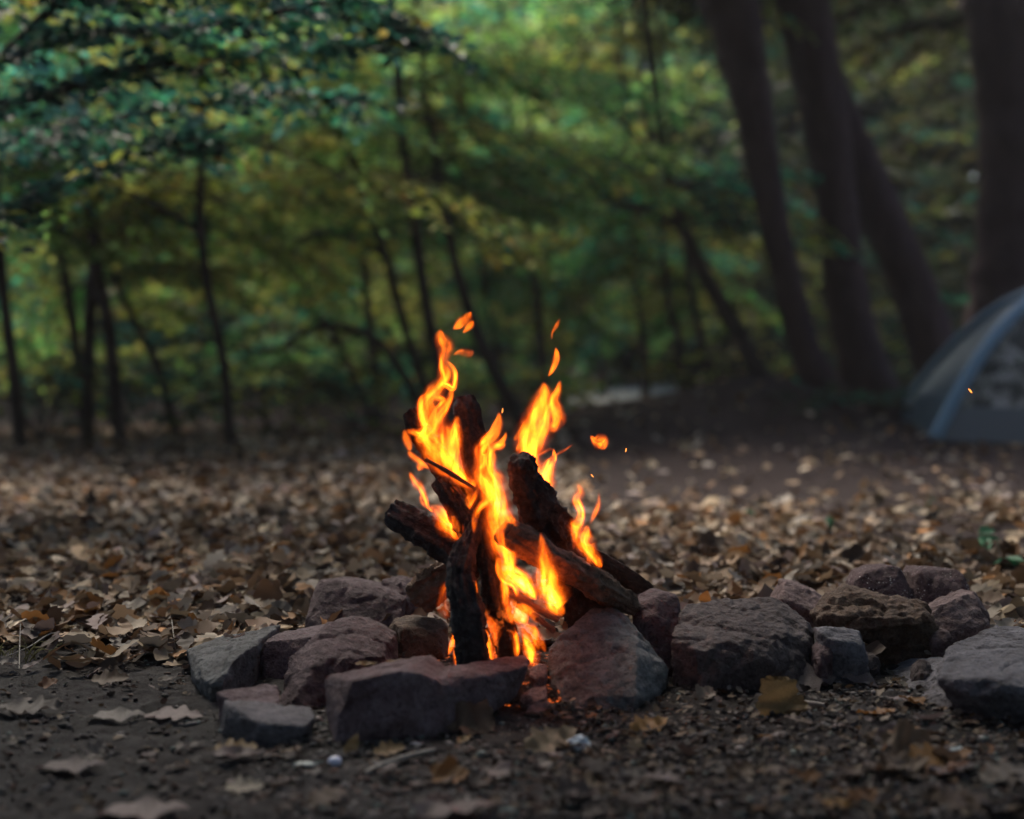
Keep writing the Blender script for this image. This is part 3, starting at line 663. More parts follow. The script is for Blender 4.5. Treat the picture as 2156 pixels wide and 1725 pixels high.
for i, (lab, px, py, Y, r, L) in enumerate([
    ('tiny bright spark flying in front of the tent', 2043, 823, 2.9, .0016, .006),
    ('tiny pale spark just right of the drifting flame blob', 1318, 948, 2.8, .0011, .004),
    ('tiny dull spark below the drifting flame blob', 1247, 1002, 2.8, .0010, .004),
    ('tiny red spark beside the middle flame tip', 1058, 865, 2.7, .0010, .005)]):
    p = P(px, py, Y); bm = bmesh.new(); bmesh.ops.create_icosphere(bm, subdivisions=2, radius=1)
    for v in bm.verts: v.co = Vector((v.co.x * r, v.co.y * r, v.co.z * L * (1 - .35 * v.co.x)))
    me = bpy.data.meshes.new('spark'); bm.to_mesh(me); bm.free()
    o = link('spark', me, MAT['spark'], loc=p); o.rotation_euler = (0, R(-40 + 50 * (i % 2)), 0)
    tag(o, lab, 'spark', 'sparks off the fire')

# ------------------------------------------------------------------ foliage
class Leaves:
    def __init__(s): s.c, s.d, s.n, s.L, s.col = [], [], [], [], []
    def spray(s, o, d, up, length, n, L, col, var=.3, spread=.9, tilt=.62):
        """leaves set alternately along a twig, lying near the plane with normal `up`"""
        o, d, up = np.array(o), np.array(d), np.array(up)
        d = d / np.linalg.norm(d); side = np.cross(up, d); side /= np.linalg.norm(side) + 1e-9; up = np.cross(d, side)
        t = (np.arange(n) + npr.random(n)) / n; sg = np.where(np.arange(n) % 2, 1., -1.)
        dirs = d[None] * .75 + side[None] * sg[:, None] * spread + npr.normal(0, .22, (n, 3)); dirs /= np.linalg.norm(dirs, axis=1)[:, None]
        sz = L * (.65 + .6 * npr.random(n))
        c = o[None] + d[None] * (t * length)[:, None] + dirs * sz[:, None] * .6 - np.array([0, 0, 1.])[None] * (.12 * length * t ** 2)[:, None]
        nn = up[None] + npr.normal(0, tilt, (n, 3)); nn /= np.linalg.norm(nn, axis=1)[:, None]
        cc = np.array(col)[None] * math.exp(rnd.gauss(-.06, .42)) * np.exp(npr.normal(0, var, (n, 1))) * (1 + npr.normal(0, .12, (n, 3)))
        s.c.append(c); s.d.append(dirs); s.n.append(nn); s.L.append(sz); s.col.append(np.clip(cc, .003, .75))
    def mesh(s, name, org=(0, 0, 0), wid=.58):
        c = np.concatenate(s.c) - np.array(org); d = np.concatenate(s.d); n = np.concatenate(s.n); L = np.concatenate(s.L)[:, None]; col = np.concatenate(s.col)
        side = np.cross(n, d); side /= np.linalg.norm(side, axis=1)[:, None] + 1e-9; up = np.cross(d, side)
        W = L * wid * .5
        V = np.stack([c - d * L * .5, c - d * L * .12 + side * W * .9 + up * W * .3, c + d * L * .22 + side * W * .7 + up * W * .2, c + d * L * .5 - up * L * .08,
                      c + d * L * .22 - side * W * .7 + up * W * .2, c - d * L * .12 - side * W * .9 + up * W * .3], 1).reshape(-1, 3)
        b = (np.arange(len(c)) * 6)[:, None]
        F = np.concatenate([b + np.array([[0, 1, 2, 3]]), b + np.array([[0, 3, 4, 5]])], 1).reshape(-1, 4)
        return mesh_np(name, V, F, np.repeat(col, 6, 0))
def rotz(v, a): return Vector((v.x * math.cos(a) - v.y * math.sin(a), v.x * math.sin(a) + v.y * math.cos(a), v.z))

TEAL, DTEAL, MID, OLIVE, YEL, LIME, DK = (.045, .25, .15), (.028, .11, .072), (.09, .235, .07), (.19, .215, .05), (.29, .29, .06), (.20, .33, .09), (.024, .04, .017)
DKO = (.045, .05, .016); DBLUE = (.018, .062, .052)
def tree(label, pts, rad, Y, leafcols, nbr=22, lo=.9, top=5.5, blen=(.8, 2.1), leafL=.078, group='trees behind the campfire', seed=0, bark='bark', extra=(), name='tree', dy=0, nl=12, zskew=1.0):
    """pts: trunk spine in pixels from the top down to the foot; carried on upward beyond the frame"""
    r_ = random.Random(100 + seed)
    W = [P(x, y, Y + dy * i / max(1, len(pts) - 1)) for i, (x, y) in enumerate(pts)]
    foot = W[-1]; foot = Vector((foot.x, foot.y, gh(foot.x, foot.y) - .03)) if foot.z < .9 else foot
    W[-1] = foot
    rr = [r * Y / FPX for r in rad]
    d = (W[0] - W[1]).normalized(); d = (d + Vector((0, 0, .6))).normalized()
    if W[0].z < top:
        W.insert(0, W[0] + d * (top - W[0].z) * 1.02); rr.insert(0, rr[0] * .55)
    root = empty(name, foot); tag(root, label, 'tree', group)
    V, F, A, _ = tube(W, rr, 14, 8, .12, 6, seed)
    # root flare
    Vn = [np.array(v) for v in V]; allV = list(Vn); allF = list(F)
    lv = Leaves()
    S = catmull([(*p, r) for p, r in zip(W, rr)], 10)
    S = [s for s in S if lo < s[2] < max(lo + .9, 1.5 + .25 * Y)] or S[:3]
    for k in range(nbr):
        s = S[int((r_.random() ** zskew) * (len(S) - 1))]; o = Vector(s[:3])
        az = r_.uniform(0, 2 * math.pi)
        if math.sin(az) < -.1 and r_.random() < .92: az = -az
        L = r_.uniform(*blen) * (1 if o.z < top * .7 else .7)
        el = r_.uniform(-.1, .5); dirv = Vector((math.cos(az), math.sin(az), el)).normalized()
        droop = r_.uniform(.12, .42); N = 6
        pp = [o + dirv * L * t - Vector((0, 0, droop * L * t * t)) for t in [j / N for j in range(N + 1)]]
        br = max(.006, s[3] * .32)
        V2, F2, _, _ = tube(pp, [br * (1 - .85 * j / N) for j in range(N + 1)], 5, 1)
        base = len(allV); allV += [np.array(v) for v in V2]; allF += [tuple(i + base for i in f) for f in F2]
        col0 = leafcols[r_.randrange(len(leafcols))]
        nt_ = int(7 + L * 7)
        for j in range(nt_):
            t = .22 + .78 * (j + r_.random()) / nt_; q = o + dirv * L * t - Vector((0, 0, droop * L * t * t))
            td = (pp[-1] - pp[-2]).normalized(); td = rotz(td, (1 if j % 2 else -1) * r_.uniform(.5, 1.15)); td.z -= r_.uniform(0, .25)
            up = Vector((r_.gauss(0, .25), r_.gauss(0, .25), 1)) + dirv * .25
            col = col0 if r_.random() < .8 else leafcols[r_.randrange(len(leafcols))]
            lv.spray(q, td, up, L * r_.uniform(.18, .34) * (1.2 - .6 * t) + .08, nl, leafL, col, .28)
    for a, b in extra:                                   # boughs that show by themselves
        q = [P(x, y, Y + dyy) for x, y, dyy in a]; V2, F2, _, _ = tube(q, [r * Y / FPX for r in b], 7, 6, .08, 6)
        base = len(allV); allV += [np.array(v) for v in V2]; allF += [tuple(i + base for i in f) for f in F2]
    link('trunk', mesh_np('trunk', np.array(allV) - np.array(foot), allF, smooth=True), MAT[bark], parent=root)
    if lv.c: link('crown', lv.mesh('crown', foot), MAT['foliage'], parent=root)
    return root

tree('slim dark tree cut by the left frame edge', [(-12,300),(0,520),(12,660),(30,800),(46,950)], [9,11,12,13,15], 8.6, [TEAL, OLIVE, LIME], 14, 1.3, 4.5, seed=1)
tree('slender tree just left of the thick forked trunk on the left', [(85,330),(98,410),(125,520),(150,660),(165,780),(182,935)], [7,8,9,10,11,12], 9.6, [TEAL, OLIVE, LIME], 16, 1.2, 5, seed=2)
tree('thickest dark trunk on the left, rising straight out of the frame', [(166,-40),(172,90),(176,200),(180,350),(190,470),(205,580),(228,690),(252,850)], [8,9,10,11,14,15,14,14], 9.0, [LIME, TEAL, MID], 18, 1.7, 5.5, seed=3,
     extra=[([(186,430,0),(280,395,.1),(360,330,.2),(440,300,.3)], [7,6,5,3]), ([(200,545,0),(120,480,-.1),(40,450,-.2)], [7,5,3]), ([(196,560,0),(190,660,.1),(186,780,.2),(185,945,.3)], [12,14,15,17])])
tree('bent young tree with a crook halfway, standing alone left of the fire', [(428,230),(424,360),(420,430),(424,500),(436,600),(458,700),(474,790),(488,935)], [7,8,9,10,10,10,11,13], 8.8, [OLIVE, YEL, LIME, YEL], 18, 1.3, 5, seed=4,
     extra=[([(424,490,0),(340,440,-.1),(250,395,-.2),(170,375,-.3)], [7,6,5,3]), ([(424,350,0),(520,300,.1),(640,260,.3)], [6,5,3])])
tree('leaning thin tree left of the fire that vanishes behind the upper left log', [(690,200),(715,270),(745,350),(775,440),(812,540),(850,680),(905,860),(915,940)], [5,6,7,8,9,10,11,12], 10.2, [YEL, LIME, OLIVE], 16, 1.3, 5, seed=5,
     extra=[([(762,395,0),(640,330,-.1),(520,290,-.2),(400,288,-.3)], [7,6,5,3]), ([(812,540,0),(730,495,0),(650,498,.1),(590,545,.2)], [7,6,5,3]), ([(735,320,0),(650,225,.2),(560,150,.3)], [5,4,3])])
tree('arching bare sapling bowed over behind the left of the fire', [(560,740),(640,700),(720,690),(790,715),(850,790),(890,870),(905,950)], [4,6,7,8,9,10,11], 9.4, [OLIVE, MID], 0, .3, 1.2, seed=6)
tree('straight dark trunk rising directly behind the tallest flame', [(825,20),(835,130),(848,290),(866,420),(885,560),(905,680),(940,840),(950,930)], [7,9,10,11,12,13,14,15], 9.6, [LIME, YEL, MID], 24, 1.6, 5.5, seed=7)
tree('dark trunk sloping right behind the flames beside the straight one', [(890,150),(908,260),(926,390),(960,560),(1000,690),(1050,800),(1105,900),(1120,935)], [6,8,9,11,13,15,17,18], 9.9, [LIME, TEAL, MID], 24, 1.5, 5.5, seed=8)
tree('faint thin tree in the middle distance above the right flame', [(1075,280),(1088,390),(1106,480),(1126,600),(1140,720),(1150,850)], [5,7,7,8,8,9], 12.5, [TEAL, MID, TEAL], 22, 1.3, 6, seed=9)
tree('second faint thin tree between the flames and the slanting trunk', [(985,300),(1000,420),(1012,540),(1040,700),(1060,850)], [4,5,6,7,8], 13, [LIME, OLIVE, TEAL], 20, 1.3, 6, seed=10)
tree('slanting trunk crossing down to the right, left of the big dark trunks', [(1395,300),(1415,390),(1440,480),(1478,570),(1530,660),(1572,740),(1605,840)], [10,13,15,17,18,19,21], 10.8, [TEAL, DTEAL, OLIVE], 22, 1.5, 5.5, seed=11,
     extra=[([(1440,480,0),(1360,440,-.1),(1250,418,-.2),(1150,430,-.3)], [9,8,6,3]), ([(1425,430,0),(1330,360,.1),(1200,330,.2)], [7,6,3]), ([(1410,370,0),(1300,250,0),(1190,215,0)], [7,5,3])])
for i, (lab, a, Y) in enumerate([
    ('thin leaning sapling right of the thickest left trunk', [(205,480),(240,585),(288,688),(335,780),(375,930)], 9.9),
    ('slim leaning sapling between the bent young tree and the arching sapling', [(640,590),(690,680),(735,770),(770,860),(790,940)], 11.2),
    ('slim upright stem left of the straight dark trunk', [(742,180),(752,380),(770,600),(790,800),(800,930)], 12.0),
    ('thin straight sapling left of the pale track', [(1128,560),(1135,690),(1144,860)], 13.0),
    ('thin sapling just right of the pale track', [(1340,590),(1352,700),(1362,850)], 12.6),
    ('thin leaning sapling between the pale track and the slanting trunk', [(1398,560),(1422,690),(1452,860)], 11.8),
    ('thin sapling closest to the foot of the slanting trunk', [(1448,560),(1475,700),(1496,860)], 11.6),
    ('thin sapling standing behind the far end of the pale track', [(1250,600),(1262,700),(1270,800)], 17.0)]):
    tree(lab, a, [6 + 5 * k / (len(a) - 1) for k in range(len(a))], Y, [OLIVE, YEL, MID], 12, 1.0, 4.5, seed=20 + i, group='thin saplings behind the fire', blen=(.6, 1.4))
tree('leftmost of the big dark trunks right of the fire, leaning left', [(1512,-120),(1548,40),(1580,200),(1608,360),(1636,500),(1664,620),(1696,740),(1735,850)], [64,57,44,35,31,31,34,44], 10.5, [DTEAL, DK, DKO], 14, 3.35, 6.5, seed=30, bark='bark_big', group='big dark trunks on the mound', blen=(.9, 2.2))
tree('broad middle trunk of the big dark trunks, rising from the mound top', [(1672,-120),(1700,60),(1735,240),(1752,360),(1768,500),(1782,620),(1806,730),(1850,860)], [56,55,50,44,44,46,50,66], 11.0, [DTEAL, DK, DKO], 14, 3.35, 6.5, seed=31, bark='bark_big', group='big dark trunks on the mound', blen=(.9, 2.2))
tree('big dark trunk slanting down to the right behind the tent', [(1700,40),(1752,210),(1805,340),(1862,470),(1912,580),(1950,690),(1985,800),(2010,870)], [30,42,46,48,48,50,54,64], 11.8, [DK, DKO, DK], 14, 3.35, 6.5, seed=32, bark='bark_big', group='big dark trunks on the mound', blen=(.9, 2.2))
tree('widest trunk at the right frame edge, standing behind the tent', [(2125,-160),(2130,0),(2140,200),(2142,400),(2132,560),(2120,700),(2118,880)], [105,100,82,78,82,90,110], 12.4, [DK, DK, DKO], 14, 3.35, 6.5, seed=33, bark='bark_big', group='big dark trunks on the mound', blen=(1, 2.4))

# leafy bough reaching in at the top left; its tree stands outside the frame
def bough_tree():
    Y = 6.0; r_ = random.Random(55)
    base = Vector((-3.1, 6.3, 0)); base.z = gh(base.x, base.y)
    root = empty('tree', base); tag(root, 'nearest tree, its dark blue-green leafy boughs hanging across the top left', 'tree', 'trees behind the campfire')
    V, F, A, _ = tube([base + Vector((0, 0, -.05)), base + Vector((.05, 0, 1.2)), base + Vector((.15, -.05, 2.6)), base + Vector((.2, 0, 4.2))], [.15, .12, .10, .06], 14, 8, .1, 6)
    allV = [np.array(v) for v in V]; allF = list(F); lv = Leaves()
    boughs = [[(-300,150),(0,120),(180,70),(380,60),(560,30),(760,-10)], [(-300,420),(-40,330),(120,270),(300,240),(470,200),(610,190),(735,205)], [(-200,260),(60,210),(250,150),(450,120),(640,95),(800,80)],
              [(-300,560),(-60,470),(60,420),(200,345),(330,300),(440,290)], [(-200,10),(80,-10),(300,0),(520,-30),(830,10)], [(200,-60),(420,-20),(640,20),(820,30),(900,60)]]
    for i, b in enumerate(boughs):
        yy = Y + r_.uniform(-.5, .5); pts = [P(x, y, yy + .25 * math.sin(k * 1.1 + i)) for k, (x, y) in enumerate(b)]
        pts = [base + Vector((.18, 0, max(.8, pts[0].z - .2 - .15 * i)))] + pts
        V2, F2, _, _ = tube(pts, [.03] + [.02 * (1 - .8 * k / len(b)) + .003 for k in range(len(b))], 6, 6, .08, 6)
        o0 = len(allV); allV += [np.array(v) for v in V2]; allF += [tuple(a + o0 for a in f) for f in F2]
        S = catmull([tuple(p) for p in pts[1:]], 9)
        for k in range(1, len(S) - 1):
            d = Vector(S[k + 1]) - Vector(S[k - 1]); d.normalize()
            for sgn in (-1, 1):
                td = rotz(d, sgn * r_.uniform(.4, 1.2)); td.z += r_.uniform(-.45, .05)
                lit = r_.random()
                col = DBLUE if lit < .66 else (DTEAL if lit < .88 else (LIME if lit < .96 else YEL))
                lv.spray(S[k], td, Vector((r_.gauss(0, .3), r_.gauss(0, .3) - .15, 1)), r_.uniform(.14, .36), 8, .07, col, .3)
    link('trunk', mesh_np('trunk', np.array(allV) - np.array(base), allF, smooth=True), MAT['bark'], parent=root)
    link('crown', lv.mesh('crown', base), MAT['foliage'], parent=root)
bough_tree()

# shrubs at the foot of the trees on the left
def shrub(label, px, Y, wd, ht, cols, seed, n=90):
    r_ = random.Random(seed); x = (px - 1078) / FPX * Y; b = Vector((x, Y, gh(x, Y))); lv = Leaves(); V, F = [], []
    root = empty('shrub', b); tag(root, label, 'shrub', 'low shrubs under the trees')
    for k in range(n):
        a = r_.uniform(0, 6.283); rr = r_.random() ** .5; hh = ht * r_.uniform(.25, 1) * (1 - .5 * rr)
        p = b + Vector((math.cos(a) * rr * wd, math.sin(a) * rr * wd * .7, hh))
        lv.spray(p, Vector((math.cos(a), math.sin(a), r_.uniform(-.4, .5))), Vector((r_.gauss(0, .4), r_.gauss(0, .4), 1)), r_.uniform(.12, .3), 8, .06, cols[r_.randrange(len(cols))], .3)
        if k % 8 == 0:
            v, f, _, _ = tube([b, b + (p - b) * .5 + Vector((0, 0, .05)), p], [.008, .006, .002], 5, 3)
            o0 = len(V); V += v; F += [tuple(i + o0 for i in q) for q in f]
    link('stem', mesh_np('stem', np.array([tuple(v) for v in V]) - np.array(b), F, smooth=True), MAT['bark'], parent=root)
    link('leaves', lv.mesh('leaves', b), MAT['foliage'], parent=root)
BR = (.06, .035, .015)
shrub('dark shrub under the trees at the far left', 90, 9.3, .55, .75, [DK, DTEAL, BR], 61)
shrub('dark green shrub at the foot of the thickest left trunk', 300, 9.5, .5, .8, [DTEAL, DK, OLIVE], 62)
shrub('dim shrub beside the foot of the bent young tree', 590, 9.8, .65, .8, [DK, DTEAL, OLIVE], 63)
shrub('olive shrub behind the left of the fire', 760, 10.2, .7, .9, [OLIVE, DK, BR], 64)
shrub('low shrub seen just right of the high right flame', 1120, 11.5, .4, .55, [OLIVE, YEL, MID], 65)
shrub('brownish shrub at the foot of the slanting trunk', 1510, 11.4, .45, .5, [OLIVE, BR, YEL], 66)
shrub('small dark shrub beneath the big dark trunks', 1760, 9.6, .4, .16, [DK, DTEAL], 67, 40)

# deep woods: countless leaves beyond the trees that can be told apart
def woods(name, label, region, n, L, cols, nl=26, seed=1, mat='foliage', lenr=(.5, 1.3), tilt=.8):
    r_ = random.Random(seed); lv = Leaves()
    for k in range(n):
        x, y, z = region(r_)
        col = cols(r_, x, y, z); a = r_.uniform(0, 6.283)
        lv.spray((x, y, z), Vector((math.cos(a), math.sin(a), r_.uniform(-.5, .15))), Vector((r_.gauss(0, .3), r_.gauss(0, .3), 1)), r_.uniform(*lenr), nl, L, col, .3, .9, tilt)
    return tag(link(name, lv.mesh(name), MAT[mat]), label, 'woods', kind='stuff')
def far_region(r_):
    y = 13 + 9 * r_.random(); w_ = 3 + y * .5
    z = .25 + (.9 + .25 * y) * r_.random() ** 1.05
    x = r_.uniform(-w_, w_)
    if z < .75 and -.35 < x - .55 - .044 * (y - 14) < 1.7 + .05 * (y - 14): z += 1
    return x, y, z
def far_cols(r_, x, y, z):
    f = noise.noise((x * .55, y * .3, z * .8)); g = noise.noise((x * .4 + 9, y * .3, z * .5))
    if x > .125 * y: return r_.choice([DK, DK, DKO, DK, DKO, DTEAL, OLIVE if r_.random() < .6 else YEL])
    if f > .08: return r_.choice([LIME, LIME, YEL, TEAL] if z > 2 else [YEL, OLIVE, LIME, YEL])
    if g > .1: return r_.choice([TEAL, MID, TEAL, LIME])
    return r_.choice([OLIVE, MID, OLIVE, TEAL, LIME, YEL])
woods('woods', 'deep green and yellow woods filling the distance behind the trees', far_region, 4400, .105, far_cols, 26, 5)
def back_region(r_):
    y = 22 + 10 * r_.random(); x = r_.uniform(-20, 20); z = .2 + (1.2 + .25 * y) * r_.random()
    if z < 1 and .3 < x < 4 and y < 27: z += 1
    return x, y, z
woods('far_woods', 'farthest mass of woodland closing off the horizon', back_region, 7000, .36, far_cols, 24, 6, lenr=(1.2, 2.6), tilt=1.6)
def ring_region(r_):  # unseen leaf ring and roof, added to hold back light behind the camera
    while True:
        a = r_.uniform(0, 6.283); q = r_.uniform(6.5, 9.5); x, y = q * math.cos(a), 1.5 + q * math.sin(a)
        if r_.random() < .35: return r_.uniform(-7, 7), r_.uniform(-6.5, -.2), r_.uniform(5.5, 8.5)
        if y < 1.0 or (abs(x) > 3.6 + .35 * max(0, y) and y < 14): return x, y, .2 + 8.5 * r_.random()
woods('light_blocking_woods', 'dark woods added beyond the frame to block light from behind the camera', ring_region, 4000, .3, lambda r_, x, y, z: r_.choice([DK, DTEAL, OLIVE, DK]), 20, 7, lenr=(1, 2))

def shade_canopy_region(r_):  # out-of-view leaves added above to cut the sky light on the campsite
    return r_.uniform(-7.5, 6), r_.uniform(2.6, 8.4), r_.uniform(5.4, 8.4)
woods('added_shade_canopy', 'unseen leafy canopy added overhead to dim the campsite', shade_canopy_region, 620, .26, lambda r_, x, y, z: r_.choice([DTEAL, MID, OLIVE]), 20, 8, lenr=(.8, 1.6), tilt=.6)

# ------------------------------------------------------------------ tent
def tent():
    FL, BL = Vector((2.66, 8.9, 0)), Vector((2.98, 11.0, 0)); ex = Vector((2.1, -.34, 0))
    FR, BR_ = FL + ex, BL + ex; cen = (FL + FR + BL + BR_) / 4; Hh = 1.03
    cen.z = .0
    root = empty('tent', cen); tag(root, 'camouflage dome tent with blue pole sleeves at the right edge', 'tent')
    def surf(base, t, out=1.0):
        k = 1 - t
        p = cen + (base - cen) * k * out; p.z = gh(base.x, base.y) * (1 - t) + .015 + Hh * (1 - k ** 2) * out; return p
    m = M('camouflage_fabric'); v = m.coord(); n1 = m.noise(7, 3, .55, v, .8); n2 = m.noise(16, 4, .6, v, .5)
    col = m.ramp(n1, [(.40, (.05, .05, .05)), (.45, (.19, .18, .18)), (.56, (.36, .34, .36)), (.6, (.12, .13, .10))], 'CONSTANT')
    col = m.mix(m.ramp(n2, [(.56, (0, 0, 0)), (.58, (1, 1, 1))]), col, (.03, .03, .03)); camo_ = m.fin(col, .7, m.bump(n1, .2, .03), .3)
    blue = simple('blue_tent_fabric', (.02, .058, .10), .55, .4, bump=12); band = simple('pale_blue_sleeve', (.14, .24, .36), .5, .4, bump=20); grey = simple('tent_skirt', (.12, .13, .16), .6, .3, bump=14)
    corners = [FL, FR, BR_, BL]
    for i in range(4):
        a, b = corners[i], corners[(i + 1) % 4]; V, F = [], []; NU, NT = 24, 24
        for jt in range(NT + 1):
            for iu in range(NU + 1):
                u = iu / NU; sag = 1 - .05 * math.sin(math.pi * u) * math.sin(math.pi * min(1, jt / NT * 1.2))
                p = surf(a.lerp(b, u), jt / NT, sag) - cen; p.z += .004 * noise.noise(p * 5); V.append(tuple(p))
        for jt in range(NT):
            for iu in range(NU): q = jt * (NU + 1) + iu; F.append((q, q + 1, q + NU + 2, q + NU + 1))
        link('wall_panel', mesh_np('wall_panel', V, F, smooth=True), blue if i == 3 else camo_, parent=root)
    for i in range(4):
        pts = [surf(corners[i], t, 1.012) - cen for t in [k / 16 for k in range(17)]]
        V, F, A, _ = tube(pts, [.045] * 17, 10, 2, .06, 8, i, .6)
        link('pole_sleeve', mesh_np('pole_sleeve', [tuple(v) for v in V], F, smooth=True), band, parent=root)
    for i in range(4):
        a, b = corners[i], corners[(i + 1) % 4]; V, F = [], []
        for k in range(17):
            for tt in (0, .05, .11): V.append(tuple(surf(a.lerp(b, k / 16), tt, 1.014) - cen))
        for k in range(16):
            for j in range(2): q = k * 3 + j; F.append((q, q + 3, q + 4, q + 1))
        link('skirt', mesh_np('skirt', V, F, smooth=True), grey if i != 3 else blue, parent=root)
tent()

# ------------------------------------------------------------------ fallen leaves
def leaf_outline(kind, r_):
    if kind == 'oak':
        pts = []; N = 26
        for k in range(N + 1):
            t = k / N; w_ = .30 * math.sin(math.pi * t ** .85) ** .8 * (1 + .34 * math.sin(t * 2 * math.pi * 3.6 + .4)) + .012
            pts.append((t - .5, w_))
    elif kind == 'maple':
        pts = []; N = 28
        for k in range(N + 1):
            a = math.pi * k / N; r = .35 + .12 * abs(math.cos(a * 2.5)) ** 1.5 + .028 * math.sin(a * 19)
            pts.append((-math.cos(a) * r * (1.05), math.sin(a) * r))
    else:
        pts = []; N = 18
        for k in range(N + 1):
            t = k / N; pts.append((t - .5, .24 * math.sin(math.pi * t ** .8) * (1 + .06 * math.sin(t * 40)) + .004))
    return pts
def leaf_mesh(kind, seed):
    """a lobed leaf with a folded, curled blade; unit length along x"""
    r_ = random.Random(seed); pts = leaf_outline(kind, r_); n = len(pts)
    fold = r_.uniform(.05, .5); curl = r_.uniform(-.8, 1.6); tw = r_.uniform(-.8, .8); wav = r_.uniform(.05, .13)
    rows = [-1, -.55, 0, .55, 1]; V = []
    for (x, w_) in pts:
        for s in rows:
            y = s * w_; z = fold * abs(y) * .7 + curl * (x * x) * .35 + tw * x * y + wav * noise.noise((x * 5 + seed, y * 5, seed * .7)) + .25 * curl * y * y
            V.append((x, y, z))
    F = []
    for i in range(n - 1):
        for j in range(4): q = i * 5 + j; F.append((q, q + 5, q + 6, q + 1))
    # stalk
    b = len(V); x0 = pts[0][0]
    for k in range(4):
        xx = x0 - .07 * k + .02; zz = V[2][2] + .015 * k * k * .4
        V += [(xx, -.008, zz), (xx, .008, zz)]
    for k in range(3): q = b + k * 2; F.append((q, q + 1, q + 3, q + 2))
    V = np.array(V); V[:, 2] -= V[:, 2].min(); return V, np.array(F)
LT = [leaf_mesh(k, i + 3) for i, k in enumerate(['oak', 'oak', 'maple', 'oval', 'oak', 'maple', 'oval', 'oak', 'oval', 'maple', 'oak', 'oval'])]
MC = {}
def leaf_data(i, colour):
    if (i, colour) not in MC:
        me = mesh_np('fallen_leaf', LT[i][0], LT[i][1], smooth=True); me.materials.append(MAT['dry_' + colour]); MC[(i, colour)] = me
    return MC[(i, colour)]
def put_leaf(p, size, rz, tilt, i, colour, label, group=None, ty=0):
    o = bpy.data.objects.new('fallen_leaf', leaf_data(i, colour)); C.collection.objects.link(o)
    o.location = p; o.scale = (size,) * 3; o.rotation_euler = (Matrix.Rotation(tilt, 3, 'X') @ Matrix.Rotation(ty, 3, 'Y') @ Matrix.Rotation(rz, 3, 'Z')).to_euler(); return tag(o, label, 'leaf', group)

